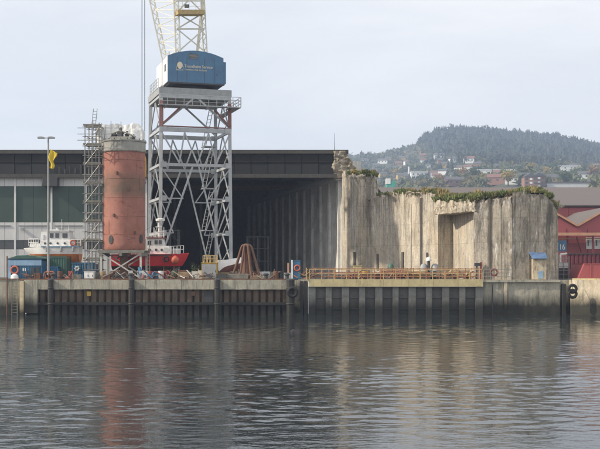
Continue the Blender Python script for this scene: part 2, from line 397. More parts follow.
def watermat():
    m, nt, b = nm('harbour water', 0.025)
    b.inputs['Base Color'].default_value = (0.026, 0.031, 0.032, 1)
    b.inputs['IOR'].default_value = 1.36
    b.inputs['Specular IOR Level'].default_value = 0.5
    n = noise_n(nt, 3.0, (0.8, 1.2, 1), 3, 0.5)
    n2 = noise_n(nt, 9.0, (1.0, 1.0, 1), 2, 0.5, 0, (4,4,4))
    a = node(nt, 'ShaderNodeMath', operation='MULTIPLY_ADD'); nt.links.new(n2, a.inputs[0]); a.inputs[1].default_value = 0.3; nt.links.new(n, a.inputs[2])
    bump(nt, b, a.outputs[0], 0.32, 0.03)
    return m
M_water = watermat()

# ------------------------------------------------------------------ water
def build_water():
    ys = []; y = 12.0
    while y < 113.2:
        ys.append(y); y += min(0.32, max(0.055, y*y/(CAMZ*1877)*0.45))
    ys = [-60, -30, -10, 0, 4, 7, 9, 10.5] + ys
    xs = list(np.arange(-36, 36.01, 0.09))
    xs = [-1500, -700, -300, -150, -90, -60, -45] + xs + [45, 60, 90, 150, 300, 700, 1500]
    X, Y = np.meshgrid(np.array(xs), np.array(ys))
    Z = np.zeros_like(X)
    patch = 0.85 + 0.45*np.sin(X*0.11 + 1.3 + 0.5*np.sin(Y*0.13)) * np.sin(Y*0.16 + 0.7*np.sin(X*0.07)) + 0.35*np.sin(Y*0.55 + 1.5*np.sin(X*0.05 + 0.4))*np.sin(X*0.045 + 2.0)
    patch = np.clip(patch, 0.25, 1.7)
    for k in range(90):
        lam = 0.30 * (1.7/0.30) ** rng.random()
        th = math.radians(90) + rng.normal(0, 0.60)
        kx, ky = 2*math.pi/lam*math.cos(th), 2*math.pi/lam*math.sin(th)
        amp = 0.0060 * lam / (2*math.pi) * (1.2 if lam > 0.8 else 0.9)
        Z += amp * np.sin(kx*X + ky*Y + rng.random()*6.283)
    Z *= patch
    inside = (np.abs(X) < 36.5) & (Y > 11)
    Z = np.where(inside, Z, 0)
    ny, nx = X.shape
    me = bpy.data.meshes.new('water')
    co = np.stack([X, Y, Z], -1).reshape(-1, 3).astype(np.float32)
    i = np.arange(ny*nx).reshape(ny, nx)
    q = np.stack([i[:-1,:-1], i[:-1,1:], i[1:,1:], i[1:,:-1]], -1).reshape(-1, 4).astype(np.int32)
    me.vertices.add(len(co)); me.vertices.foreach_set('co', co.ravel())
    me.loops.add(q.size); me.loops.foreach_set('vertex_index', q.ravel())
    me.polygons.add(len(q)); me.polygons.foreach_set('loop_start', np.arange(0, q.size, 4, dtype=np.int32))
    me.polygons.foreach_set('loop_total', np.full(len(q), 4, np.int32))
    me.polygons.foreach_set('use_smooth', np.ones(len(q), bool))
    me.update(); me.validate(); me.materials.append(M_water)
    o = bpy.data.objects.new('water', me); COL.objects.link(o); o['kind'] = 'structure'
build_water()

# ------------------------------------------------------------------ ground
g = MB(); g.add([(-1700,111.3,GZ-0.02), (1700,111.3,GZ-0.02), (1700,2550,GZ-0.02), (-1700,2550,GZ-0.02)], [(0,1,2,3)])
o = g.build('ground', M_asph, None, fix=False); o['kind'] = 'structure'

# ------------------------------------------------------------------ hill with forest and town
RX = [-600, 0, 200, 300, 345, 380, 395, 415, 427, 440, 460, 480, 500, 530, 560, 577, 600, 700, 850, 1300]
RYP = [215, 192, 172, 164, 160, 157, 155, 149, 139, 134.5, 133, 133.5, 135.5, 138, 141.5, 145, 149.5, 166, 190, 215]
RXW = [XP(x, 1900) for x in RX]; RZW = [ZP(y, 1900) for y in RYP]
GY = [0, 400, 700, 1000, 1300, 1600, 1900, 2150, 2500]; GG = [0.0, 0.02, 0.20, 0.355, 0.525, 0.74, 1.0, 0.9, 0.55]
def hillz(x, y):
    h = np.interp(x * (0.45 + 0.55*1900/np.maximum(y, 900)), RXW, RZW)
    z = 3.3 + h*np.interp(y, GY, GG)
    return z + (3.0*np.sin(x*0.021 + y*0.013) + 2.0*np.sin(x*0.05 - y*0.031))*np.interp(y, [400, 900, 1600, 1850], [0, 1, 1, 0.2]) - np.interp(y, [380, 460], [1.0, 0])
hx = np.linspace(-1690, 1690, 150); hy = np.linspace(390, 2540, 100)
HX, HY = np.meshgrid(hx, hy); HZ = hillz(HX, HY)
g = MB(); ny, nx = HX.shape
g.v = list(map(tuple, np.stack([HX, HY, HZ], -1).reshape(-1, 3)))
g.f = [(j*nx+i, j*nx+i+1, (j+1)*nx+i+1, (j+1)*nx+i) for j in range(ny-1) for i in range(nx-1)]
o = g.build('hill', M_field, None, smooth=True, fix=False); o['kind'] = 'structure'

def ray_hill(px, py):                 # where the line of sight meets the hillside
    for Y in np.arange(420, 2000, 6.0):
        if hillz(XP(px, Y), Y) >= ZP(py, Y): return Y
    return 1890.0

def big_mesh(name, verts, faces3, mat, kind):
    me = bpy.data.meshes.new(name)
    v = np.concatenate(verts).astype(np.float32); off = 0; fl = []
    for vv, ff in zip(verts, faces3): fl.append(ff + off); off += len(vv)
    f = np.concatenate(fl).astype(np.int32)
    c = v.mean(0); c[2] = v[:,2].min()
    v = v - c
    me.vertices.add(len(v)); me.vertices.foreach_set('co', v.ravel())
    me.loops.add(f.size); me.loops.foreach_set('vertex_index', f.ravel())
    me.polygons.add(len(f)); me.polygons.foreach_set('loop_start', np.arange(0, f.size, 3, dtype=np.int32))
    me.polygons.foreach_set('loop_total', np.full(len(f), 3, np.int32))
    me.update(); me.validate(); me.materials.append(mat)
    o = bpy.data.objects.new(name, me); COL.objects.link(o); o.location = tuple(c)
    if kind: o['kind'] = kind
    return o
def conifer_arr(x, y, z, h, r):
    vs = []; fs = []; n = 7; o = 0
    for (z0, z1, rr) in ((0.08, 0.5, 1.0), (0.28, 0.74, 0.76), (0.52, 1.0, 0.5)):
        a = np.linspace(0, 2*np.pi, n, endpoint=False) + rng.random()*2
        q = r*rr*(0.7 + 0.5*rng.random(n))
        ring = np.stack([x + q*np.cos(a), y + q*np.sin(a), z + h*(z0 + 0.06*rng.standard_normal(n))], -1)
        tip = np.array([[x + 0.1*rng.standard_normal(), y, z + h*z1]])
        vs.append(np.concatenate([ring, tip])); fs += [(o+i, o+(i+1) % n, o+n) for i in range(n)]; o += n+1
    return np.concatenate(vs), np.array(fs)
ico = bmesh.new(); bmesh.ops.create_icosphere(ico, subdivisions=2, radius=1.0); ico.verts.ensure_lookup_table()
ICV = np.array([v.co[:] for v in ico.verts]); ICF = np.array([[v.index for v in f.verts] for f in ico.faces]); ico.free()
def clump_arr(x, y, z, rx, rz):
    n = 46; d = rng.standard_normal((n, 3)); d /= np.linalg.norm(d, axis=1)[:, None]; d *= rng.uniform(0.35, 1.0, (n, 1))
    c = d*np.array([rx, rx, rz]) + np.array([x, y, z])
    u = rng.standard_normal((n, 3))*rx*0.34; v = rng.standard_normal((n, 3))*rx*0.34
    return np.concatenate([c-u, c+u, c+v]), np.stack([np.arange(n), np.arange(n)+n, np.arange(n)+2*n], -1)
LOWY = ([345, 415, 430, 455, 480, 505, 530, 560, 600, 700], [140, 143, 153, 158, 163, 167, 169, 168, 164, 165])
cv, cf, dv, df = [], [], [], []
tries = 0
while len(cv) < 6800 and tries < 90000:
    tries += 1
    Y = rng.uniform(1180, 1960); px = rng.uniform(325, 720); x = XP(px, Y)
    z = float(hillz(x, Y)); py = HOR - (z - CAMZ)*F/Y
    if px < 425 and Y < 1840 and rng.random() > 0.10: continue
    if py > np.interp(px, *LOWY) + rng.normal(0, 1.6) and rng.random() > 0.05: continue
    h = rng.uniform(5.5, 13)*rng.choice([0.8, 1.0, 1.15]) * (1.18 if 415 < px < 470 else 1.0)
    if rng.random() < 0.42: r_ = h*rng.uniform(0.22, 0.34); a, b = clump_arr(x, Y, z + h*0.45, r_, h*0.45)
    else: a, b = conifer_arr(x, Y, z - 0.6, h, h*rng.uniform(0.22, 0.36))
    cv.append(a); cf.append(b)
HSP = []
def near_house(x, Y):
    for (hx_, hy_, hw_) in HSP:
        if hy_ - 150 < Y < hy_ + 8 and abs(x*hy_/Y - hx_) < hw_: return True
    return False
for (px_, py_, w_) in ((383,164,15),(376,168,8),(398,166,8),(407,155,7),(423,158,8),(439,159,12),(455,163,14),(469,163,12),(446,168,8),(429,168,8),(370,178,9),(402,187,12),
                       (455,186,13),(498,184,12),(583,180,9),(592,187,12),(556,184,10),(512,184,9),(430,177.5,28),(492,176,28),(567,171,17),(573,188.5,22),(533.5,189,14),(409,176,4)):
    Yh = ray_hill(px_, py_); HSP.append((XP(px_, Yh), Yh, w_*0.62))
while len(dv) < 6000:
    Y = rng.uniform(560, 1960); px = rng.uniform(325, 720); x = XP(px, Y)
    z = float(hillz(x, Y)); py = HOR - (z - CAMZ)*F/Y
    if py < np.interp(px, *LOWY) - 1 and not (px < 425): continue
    if rng.random() > (0.5 + 0.5*math.sin(x*0.03 + 1)*math.sin(Y*0.02)): continue
    if near_house(x, Y): continue
    r = rng.uniform(1.8, 4.4)
    a, b = clump_arr(x, Y, z + r*0.8, r, r*rng.uniform(0.9, 1.5)); dv.append(a); df.append(b)
o = big_mesh('conifer_forest', cv, cf, M_conifer, 'stuff'); tag(o, 'dark hazy conifer forest covering the top of the hill', 'forest')
o = big_mesh('mixed_woodland', dv, df, M_decid, 'stuff'); tag(o, 'loose autumn woodland between the houses on the hillside', 'woodland')

# houses on the slope: px, py of the base, width m, depth m, wall height, roof height, wall material, roof material, label
def house(px, py, w, d, h, rh, mw, mr, label, wins=0, name='hillside_house', cat='house', rz=0.0, flat=False):
    Y = ray_hill(px, py); x = XP(px, Y); z = float(hillz(x, Y)) - 1.0
    t = thing(name, label, cat, (x, Y, z), 'buildings on the hillside')
    M = Matrix.Translation((x, Y, z)) @ Matrix.Rotation(rz, 4, 'Z')
    MB().bb(-w/2, w/2, -d/2, d/2, 0, h+1).xf(M).build('wall', mw, t)
    if flat: MB().bb(-w/2-0.3, w/2+0.3, -d/2-0.3, d/2+0.3, h+1.003, h+1+rh).xf(M).build('roof', mr, t)
    else:
        m = MB(); e = 0.5; hh = h + 1.003
        m.add([(-w/2-e,-d/2-e,hh), (w/2+e,-d/2-e,hh), (w/2+e,d/2+e,hh), (-w/2-e,d/2+e,hh), (-w/2-e,0,hh+rh), (w/2+e,0,hh+rh)],
              [(0,3,2,1), (0,1,5,4), (2,3,4,5), (1,2,5), (3,0,4)])
        m.xf(M).build('roof', mr, t)
    for k in range(wins):
        xx = -w/2 + (k+0.5)*w/wins
        MB().bb(xx-0.8, xx+0.8, -d/2-0.08, -d/2+0.05, 1+h*0.45, 1+h*0.75).xf(M).build('window', M_glassd, t)
    return t
HL = [
 (383, 164, 15, 9, 4.5, 3.5, M_white, M_roofd, 'white gabled house with dark roof alone on the left of the hillside', 3),
 (376, 168, 10, 8, 4, 3, M_woodg, M_roofd, 'small grey house below the lone white gabled house', 2),
 (398, 166, 10, 8, 4, 3, M_ochre, M_rooft, 'ochre house with red roof uphill of the tall white chimney', 2),
 (407, 155, 8, 7, 5, 3, M_ochre, M_roofd, 'narrow yellow house high up under the conifers', 2),
 (423, 158, 10, 8, 4, 3, M_brick, M_rooft, 'brick-red house at the foot of the conifer ridge', 2),
 (439, 159, 14, 9, 5, 3.2, M_white, M_roofd, 'white two-storey house just under the forest edge', 3),
 (455, 163, 15, 9, 5, 3, M_white, M_roofd, 'white house with four windows below the forest edge', 4),
 (469, 163, 12, 9, 4.5, 3, M_white, M_rooft, 'white house with red roof below the forest edge', 3),
 (446, 168, 10, 8, 4, 3, M_ochre, M_roofd, 'ochre house between the white houses and the long white block', 2),
 (429, 168, 9, 8, 4, 3, M_white, M_roofd, 'small white cottage uphill of the long white block', 2),
 (365, 163, 10, 8, 4, 3, M_clad, M_roofd, 'grey house among trees beside the hall roof end', 2),
 (370, 178, 11, 9, 4, 3, M_white, M_rooft, 'white house with red roof beside the green wrapped shaft', 2),
 (402, 187, 14, 10, 4, 3, M_white, M_roofd, 'low white house right above the overgrown bunker', 3),
 (455, 186, 16, 10, 4.5, 3, M_brick, M_roofd, 'brick house with dark roof above the overgrown bunker', 3),
 (498, 184, 15, 9, 4.5, 3, M_brick, M_rooft, 'brick house with red roof downhill of the long white shed', 3),
 (583, 180, 10, 8, 5, 3, M_white, M_roofd, 'small white house among the trees under the right forest', 2),
 (592, 187, 14, 9, 4, 2.5, M_clad2, M_roofd, 'pale grey house behind the red sheds', 3),
 (556, 184, 12, 9, 4, 3, M_ochre, M_roofd, 'ochre house beside the brick apartment block', 3),
 (512, 184, 10, 8, 4, 3, M_white, M_roofd, 'white cottage between the brick houses', 2),
 (484, 172, 9, 8, 4, 3, M_ochre, M_rooft, 'ochre cottage uphill of the long white shed', 2)]
for k, a in enumerate(HL): house(*a, rz=((k*37) % 7 - 3)*0.09)
house(430, 177.5, 44, 12, 5, 1.2, M_white, M_clad2, 'long white flat-roofed block beside the tall chimney', 9, 'industrial_block', 'building', 0.05, True)
house(492, 176, 46, 14, 4.5, 1.0, M_white, M_clad2, 'long white flat-roofed shed under the dark forest', 0, 'industrial_block', 'building', -0.03, True)
house(567, 171, 26, 10, 4, 1.0, M_white, M_clad2, 'white flat-roofed building at the foot of the right forest slope', 4, 'industrial_block', 'building', 0.04, True)
house(573, 188.5, 40, 12, 3, 0.8, M_clad2, M_roofg, 'low pale shed behind the red halls', 0, 'industrial_block', 'building', 0.0, True)
SPOTS = []
while len(SPOTS) < 46:
    px_, py_ = rng.uniform(352, 600), rng.uniform(157, 187)
    if py_ < np.interp(px_, *LOWY) + 2.5 or any(abs(px_-a)+2*abs(py_-b) < 8 for a, b in SPOTS) or any(abs(px_-h_[0])+2*abs(py_-h_[1]) < 11 for h_ in HL): continue
    SPOTS.append((px_, py_))
for k, (px_, py_) in enumerate(SPOTS):
    house(px_, py_, rng.uniform(7, 12), 7, rng.uniform(3.5, 5), 2.6, (M_white, M_ochre, M_white, M_brick)[k % 4], (M_roofd, M_roofd, M_rooft, M_roofd)[k % 4], ('small white house with dark roof half hidden in the hillside trees', 'small ochre house with dark roof half hidden in the hillside trees', 'small white house with red roof half hidden in the hillside trees', 'small brick house with dark roof half hidden in the hillside trees')[k % 4], 0, 'cottage', 'house', rng.uniform(-0.4, 0.4))
# brick flats
for px, lab, w in ((529.5, 'red brick apartment block with pale balcony bays', 9), (537.5, 'pale brick apartment block beside the red brick one', 9)):
    Y = ray_hill(px, 189); x = XP(px, Y); z = float(hillz(x, Y)) - 1
    t = thing('apartment_block', lab, 'building', (x, Y, z), 'buildings on the hillside')
    MB().bb(x-w/2, x+w/2, Y-5, Y+5, z, z+9).build('wall', M_brick if px < 530 else M_rooft, t)
    m = MB(); m.add([(x-w/2-.4,Y-5.4,z+9.003),(x+w/2+.4,Y-5.4,z+9.003),(x+w/2+.4,Y+5.4,z+9.003),(x-w/2-.4,Y+5.4,z+9.003),(x,Y-5.4,z+11.5),(x,Y+5.4,z+11.5)],
                    [(0,3,2,1),(0,1,4),(2,3,5),(1,2,5,4),(3,0,4,5)]); m.build('roof', M_roofd, t)
    for r in range(3):
        for c in range(3):
            xx = x - w/2 + (c+0.5)*w/3; MB().bb(xx-0.9, xx+0.9, Y-5.1, Y-4.9, z+1.6+r*2.6, z+3.0+r*2.6).build('window', M_white if c == 1 else M_glassd, t)
# chimney
Y = ray_hill(409, 176); x = XP(409, Y); z = float(hillz(x, Y)) - 1
t = thing('factory_chimney', 'tall pale chimney on the hillside beside the long white block', 'chimney', (x, Y, z))
MB().lathe((x, Y, z), [(1.6, 0), (1.3, 9), (1.2, 12)], 12).build('shaft', M_clad2, t)
MB().lathe((x, Y, z), [(1.5, 12.003), (1.5, 13)], 12).build('rim', M_roofd, t)

# single trees that stand out from the woodland
def leafy_tree(px, py, h, r, mat, label, Y=None):
    Y = Y or ray_hill(px, py); x = XP(px, Y); z = float(hillz(x, Y)) - 0.5 if Y > 420 else GZ
    t = thing('broadleaf_tree', label, 'tree', (x, Y, z), 'single trees on the hillside')
    m = MB(); m.tube((x, Y, z), (x+0.2, Y, z+h*0.55), r*0.09, 7, r*0.05)
    for k in range(4):
        a = k*1.7; m.tube((x+0.1, Y, z+h*0.3), (x+math.cos(a)*r*0.5, Y+math.sin(a)*r*0.5, z+h*0.62), r*0.045, 5, r*0.02)
    m.build('trunk', M_bark, t)
    vs, fs = [], []
    for k in range(16):
        th = rng.random()*6.28; ph = rng.uniform(-0.8, 1.0); q = rng.uniform(0.3, 0.75)
        cxx = x + r*q*math.cos(th)*math.sqrt(max(0.05, 1-ph*ph)); cyy = Y + r*q*math.sin(th)*math.sqrt(max(0.05, 1-ph*ph))
        n = 34; d = rng.standard_normal((n, 3)); d /= np.linalg.norm(d, axis=1)[:, None]; d *= r*0.38*rng.uniform(0.5, 1.05, (n, 1))
        c0 = np.array([cxx, cyy, z + h*0.62 + ph*q*h*0.36]) + d
        u = rng.standard_normal((n, 3))*r*0.10; v = rng.standard_normal((n, 3))*r*0.10
        vs.append(np.concatenate([c0-u, c0+u+v*0.3, c0+v]));
        fs.append(np.stack([np.arange(n), np.arange(n)+n, np.arange(n)+2*n], -1))
    o = big_mesh('crown', vs, fs, mat, None); o.parent = t
    o.location = Vector(o.location) - Vector((x, Y, z))
for a in [(531, 176, 13, 6, M_leafy, 'bright yellow tree above the brick apartment blocks'),
          (518, 177, 14, 7, M_leafg, 'broad green tree beside the long white shed'),
          (545, 178, 11, 6, M_leafy, 'pale yellow tree uphill of the ochre house'),
          (552, 175, 13, 7, M_leafg, 'round green tree beside the pale yellow tree'),
          (575, 179, 12, 6, M_leafg, 'green tree standing by the white flat-roofed building'),
          (594, 180, 13, 7, M_leafo, 'rusty tree beside the small white house'),
          (463, 180, 12, 6, M_leafo, 'rust coloured tree downhill of the long white block'),
          (475, 184, 14, 7, M_leafg, 'large green tree between the two brick houses'),
          (420, 186, 13, 6.5, M_leafg, 'green tree beside the low white house above the bunker'),
          (440, 187, 12, 6, M_leafo, 'brownish tree left of the brick house with dark roof'),
          (395, 178, 12, 6, M_leafy, 'yellowish tree downhill of the ochre house with red roof'),
          (371, 187, 13, 7, M_leafg, 'green tree beside the broken bunker pier'),
          (452, 154, 10, 5, M_leafo, 'rusty tree at the lower edge of the conifers'),
          (508, 187, 12, 6, M_leafy, 'yellow-green tree beside the white cottage'),
          (565, 188, 12, 6.5, M_leafg, 'green tree behind the low pale shed')]:
    leafy_tree(*a)
# green wrapped shaft behind the bunker
Y = 330.0; x0, x1 = XP(386.5, Y), XP(395.5, Y)
t = thing('wrapped_shaft', 'square shaft wrapped in bright green sheeting behind the bunker', 'shaft', ((x0+x1)/2, Y, GZ))
MB().bb(x0, x1, Y, Y+2.7, GZ, ZP(181, Y)).build('sheeting', M_teal, t)
MB().bb(x0-0.1, XP(390.5, Y), Y-0.1, Y+2.8, ZP(184, Y), ZP(178.5, Y)).build('white_hood', M_white, t)

# ------------------------------------------------------------------ big hall (left wall, roof, opening)
HY0 = 140.0; XL = XP(-70, HY0); XR = XP(346, HY0); XO = XP(146, HY0)
ZT = ZP(151, HY0); ZF1 = ZP(177.5, HY0)
DX, DY = -0.238, 0.971                  # direction in which the dock pen runs back
hall = thing('boatyard_hall', 'huge dark-roofed boatyard hall with open black bay and grey left wall', 'building', ((XL+XR)/2, HY0, GZ))
m = MB(); m.prismz([(XL, HY0+0.35), (XR, HY0+0.35), (XR+DX*66+8, HY0+68), (XL, HY0+68)], ZT-1.2, ZT); m.build('roof', M_fascia, hall)
MB().bb(XL-0.2, XR+0.3, HY0-0.25, HY0+0.33, ZT-0.35, ZT+0.12).build('roof_edge', M_grime, hall)
MB().bb(XL, XR-1.2, HY0-0.35, HY0+0.6, ZF1-0.05, ZF1+0.42).build('fascia_beam', M_grime, hall)
x = XL; k = 0; zmid = ZP(163, HY0)
while x < XR - 1.0:
    x1 = min(x + 2.15, XR - 0.9)
    MB().bb(x+0.04, x1-0.04, HY0+0.02, HY0+0.3, zmid+0.05, ZT-0.38).build('fascia_panel', M_fascia, hall)
    MB().bb(x+0.04, x1-0.04, HY0+0.08+0.05*(k % 2), HY0+0.3, ZF1+0.44, zmid-0.05).build('fascia_panel', M_fascia2, hall)
    x += 2.15; k += 1
MB().bb(XL, XR-0.9, HY0+0.305, HY0+0.34, ZF1+0.43, ZT-0.36).build('fascia_backing', M_fascia, hall)
# broken pale glazing bars left of the column
for k in range(9):
    xx = XP(53 + k*5.4, HY0); MB().bb(xx, xx+0.10+0.06*(k % 3), HY0-0.02, HY0+0.05, ZF1+0.5, ZP(165+(k*7) % 5, HY0)).build('glazing_bar', M_grime, hall)
# left front wall: column strips and panel bands
cols = [-70, -36, 14.5, 51, 85.5, 120, 146]
bands = [(177.6, 186, M_clad, 'wall_panel', 0.0), (186.3, 222, M_greend, 'door_panel', -0.10), (222.3, 240, M_clad, 'wall_panel', 0.0), (240.3, 249, M_glassd, 'window', -0.06), (249.3, 279, M_clad, 'wall_panel', 0.0)]
for a, b in zip(cols[:-1], cols[1:]):
    xa, xb = XP(a, HY0)+0.12, XP(b, HY0)-0.12
    for (ya, yb, mt, nme, dy) in bands:
        z1 = min(ZP(ya, HY0), ZF1-0.06); z0 = max(GZ, ZP(yb, HY0))
        n = 2 if nme == 'door_panel' else (5 if nme == 'window' else max(2, int((xb-xa)/1.1)))
        for i in range(n):
            u0 = xa + (xb-xa)*i/n; u1 = xa + (xb-xa)*(i+1)/n
            MB().bb(u0+0.015, u1-0.015, HY0+0.3-dy, HY0+0.5, z0, z1).build(nme, mt, hall)
for a in cols:
    xx = XP(a, HY0); MB().bb(xx-0.115, xx+0.115, HY0+0.22, HY0+0.5, GZ, ZF1-0.06).build('column_strip', M_clad2, hall)
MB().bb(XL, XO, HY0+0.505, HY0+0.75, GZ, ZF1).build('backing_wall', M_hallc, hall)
# dark box on the facade
bx = MB(); bx.prism([(XP(42,HY0-1.2), ZP(186,HY0-1.2)), (XP(57,HY0-1.2), ZP(186,HY0-1.2)), (XP(57,HY0-1.2), ZP(177.5,HY0-1.2)), (XP(43,HY0-1.2), ZP(176,HY0-1.2))], HY0-1.2, HY0+0.2)
bx.build('vent_box', M_darksteel, hall)
for px in (-20,):
    MB().tube((XP(px,HY0-0.1), HY0+0.12, GZ), (XP(px,HY0-0.1), HY0+0.12, ZF1-0.1), 0.07, 8).build('downpipe', M_tank, hall)
for px in (22, 60, 92, 130): MB().box((XP(px,HY0-0.1), HY0+0.05, ZP(229,HY0)), (0.4, 0.35, 0.25)).build('wall_lamp', M_tank, hall)
for (a, b) in ((-30, 10), (18, 48), (54, 82), (89, 117)): MB().bb(XP(a,HY0), XP(b,HY0), HY0+0.19, HY0+0.27, ZP(226,HY0), ZP(225,HY0)).build('conduit', M_tank, hall)
# inside of the bay
def pen(s, off=0.0):                    # a point on the line of the right pen wall
    return Vector((5.3 + DX*s + 0.97*off, 140.3 + DY*s - 0.238*(-off), 0))
zl = ZP(180, 140)
m = MB(); a, b = pen(0), pen(64)
m.prismz([(a.x, a.y), (b.x, b.y), (b.x+2.5, b.y+0.5), (a.x+2.5, a.y+0.5)], GZ, ZT-1.21); m.build('pen_wall', M_rib, hall)
for k in range(14):
    p = pen(0.5 + k*4.6); m = MB()
    wd = 0.42 if k != 1 else 0.7
    m.prismz([(p.x-0.32, p.y-0.1), (p.x-0.32+DX*wd, p.y+DY*wd-0.1), (p.x+0.1+DX*wd, p.y+DY*wd), (p.x+0.1, p.y)], GZ, zl-0.02); m.build('pilaster', M_rib, hall)
m = MB(); m.prismz([(a.x-0.75, a.y), (b.x-0.75, b.y), (b.x+0.1, b.y), (a.x+0.1, a.y)], zl, zl+0.55); m.build('crane_ledge', M_clad2, hall)
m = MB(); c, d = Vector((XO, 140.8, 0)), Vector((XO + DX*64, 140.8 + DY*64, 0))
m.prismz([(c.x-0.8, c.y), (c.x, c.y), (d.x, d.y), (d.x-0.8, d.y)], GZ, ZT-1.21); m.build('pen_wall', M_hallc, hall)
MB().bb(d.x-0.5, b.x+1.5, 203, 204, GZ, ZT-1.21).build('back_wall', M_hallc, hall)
for k in range(5):
    x = d.x + 2 + k*4.8; MB().bb(x, x+0.5, 202, 202.9, GZ, ZT-2).build('back_column', M_clad, hall)
for k in range(6):                       # roof beams
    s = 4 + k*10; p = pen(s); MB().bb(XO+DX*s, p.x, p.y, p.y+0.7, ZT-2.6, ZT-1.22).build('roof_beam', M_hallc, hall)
gt = thing('bridge_crane', 'rust brown bridge crane girder spanning the inside of the dark bay', 'crane', (pen(24).x-10, pen(24).y, zl+0.56))
p = pen(24); x0 = XO + DX*24 + 0.02
MB().bb(x0, p.x-0.2, p.y, p.y+1.1, zl+0.56, zl+1.7).build('girder', M_rust, gt)
MB().bb(x0, p.x-0.2, p.y+2.2, p.y+3.3, zl+0.56, zl+1.7).build('girder', M_rust, gt)
MB().bb(x0+6, x0+8.4, p.y-0.2, p.y+3.5, zl+1.72, zl+2.5).build('trolley', M_darksteel, gt)
# staging inside the bay
for (pxa, pxb, Yq, h) in ((247, 268, 172, 6.2), (160, 178, 160, 6.8)):
    t = thing('steel_staging', 'dim steel staging standing deep in the dark bay ' + ('by the ribbed wall' if pxa > 200 else 'behind the red boat'), 'staging', (XP((pxa+pxb)/2, Yq), Yq, GZ))
    xa, xb = XP(pxa, Yq), XP(pxb, Yq)
    for xx in (xa, (xa+xb)/2, xb):
        for yy in (Yq, Yq+2): MB().bb(xx-0.08, xx+0.08, yy-0.08, yy+0.08, GZ, GZ+h).build('post', M_clad, t)
    for zz in (2.2, 4.2, h-0.2): MB().bb(xa-0.2, xb+0.2, Yq-0.2, Yq+2.2, GZ+zz, GZ+zz+0.12).build('deck', M_clad, t)
# whip aerial on the roof
t = thing('roof_aerial', 'thin whip aerial standing on the right end of the hall roof', 'aerial', (XP(334.5, 150), 150, ZT))
MB().tube((XP(334.5,150),150,ZT), (XP(334.5,150),150,ZP(133,150)), 0.05, 6, 0.02).build('mast', M_darksteel, t)
MB().lathe((XP(334.5,150),150,ZT), [(0.25,0),(0.25,0.12),(0.08,0.2)], 10).build('base', M_darksteel, t)

# ------------------------------------------------------------------ ruined bunker
def fb(p, s, seed=0.0): return noise.fractal(Vector((p[0]*s+seed, p[1]*s, p[2]*s)), 1.0, 2.0, 5)
def ruin_slab(name, p0, p1, q1, q0, prof, parent, mat, nu=70, nv=46, nw=10, amp=0.10, topamp=0.55, zb=GZ, seed=0.0, cham=0.0, flute=0.0):
    us = [a for a, _ in prof]; zs = [b for _, b in prof]
    def f(u, v, w):
        x = (p0[0]*(1-u)+p1[0]*u)*(1-w) + (q0[0]*(1-u)+q1[0]*u)*w
        y = (p0[1]*(1-u)+p1[1]*u)*(1-w) + (q0[1]*(1-u)+q1[1]*u)*w
        zt = float(np.interp(u, us, zs)) + topamp*noise.fractal(Vector((x*1.1+seed, y*1.1, 3.1)), 0.7, 2.0, 5)*0.7
        bl = noise.cell(Vector((x*0.9+seed, y*0.9, 0.5)))      # blocks broken off the top edge
        zt -= 0.55*max(0.0, bl-0.1)*(1.0 if topamp > 0.25 else 0.3)
        z = zb + (zt - zb)*v
        p = Vector((x, y, z))
        edge = max(0.0, (v-0.90)/0.10)
        a = amp*(0.35 + 2.6*edge)
        nx = fb(p, 2.3, seed)*a; ny = fb(p, 2.3, seed+40)*a
        cx_, cy_ = (p0[0]+p1[0]+q0[0]+q1[0])/4, (p0[1]+p1[1]+q0[1]+q1[1])/4
        if edge > 0:        # crumbled, rounded-in top edge
            k = edge*edge*(0.02 + 0.05*max(0, noise.noise(Vector((x*1.4, y*1.4, seed))) + 0.2))
            x += (cx_-x)*k; y += (cy_-y)*k
        if flute and 0.02 < v < 0.97 and w == 0:
            d = math.hypot(x-p0[0], y-p0[1]); x += 0; y += flute*max(0, math.sin(d*2*math.pi/1.15))**6
        return (x+nx, y+ny, z if v in (0,) else z + fb(p, 0.8, seed+9)*0.05)
    m = MB(); m.lattice(nu, nv, nw, f)
    return m.build(name, mat, parent, smooth='auto')
def prof(pts, pa, pb, Ya, Yb):          # photo outline (px, py) -> (u, z) along the plan line a-b
    A = Vector((XP(pa, Ya), Ya)); B = Vector((XP(pb, Yb), Yb)); out = []
    for (px, py) in pts:
        s = (px-300)/F; d = B - A
        u = (s*A.y - A.x) / (d.x - s*d.y); u = max(0, min(1, u)); Y = A.y + d.y*u
        out.append((u, ZP(py, Y)))
    return out
ruin = thing('ruined_bunker', 'broken sunlit concrete bunker wall with overgrown crumbling top', 'bunker', (16, 124, GZ))
A0 = (XP(360, 137.5), 137.5); A1 = (XP(438, 124), 124.0)
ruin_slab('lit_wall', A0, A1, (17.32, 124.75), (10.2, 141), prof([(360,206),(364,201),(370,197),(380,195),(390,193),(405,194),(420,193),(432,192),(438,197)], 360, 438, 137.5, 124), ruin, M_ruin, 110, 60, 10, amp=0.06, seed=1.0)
N0 = (17.3, 124.7); N1 = (18.36, 116.0)
ruin_slab('niche_wall', N0, N1, (21.5, 117), (20.5, 126.5), [(0, 12.4), (1, 12.0)], ruin, M_ruin, 30, 40, 4, topamp=0.2, seed=2.0)
C0 = (XP(474, 113.7), 113.7); C1 = (XP(512, 112), 112.0)
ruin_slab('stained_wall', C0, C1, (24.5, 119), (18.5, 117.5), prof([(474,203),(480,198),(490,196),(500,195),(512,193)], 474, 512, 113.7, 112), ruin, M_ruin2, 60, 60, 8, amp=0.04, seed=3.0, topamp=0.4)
D0 = (C1[0], C1[1]); D1 = (XP(558, 112.6), 112.6)
def dprof(): return prof([(512,193),(520,191),(530,190),(540,191),(546,194),(551,198),(555,204),(558,211)], 512, 558, 112, 112.6)
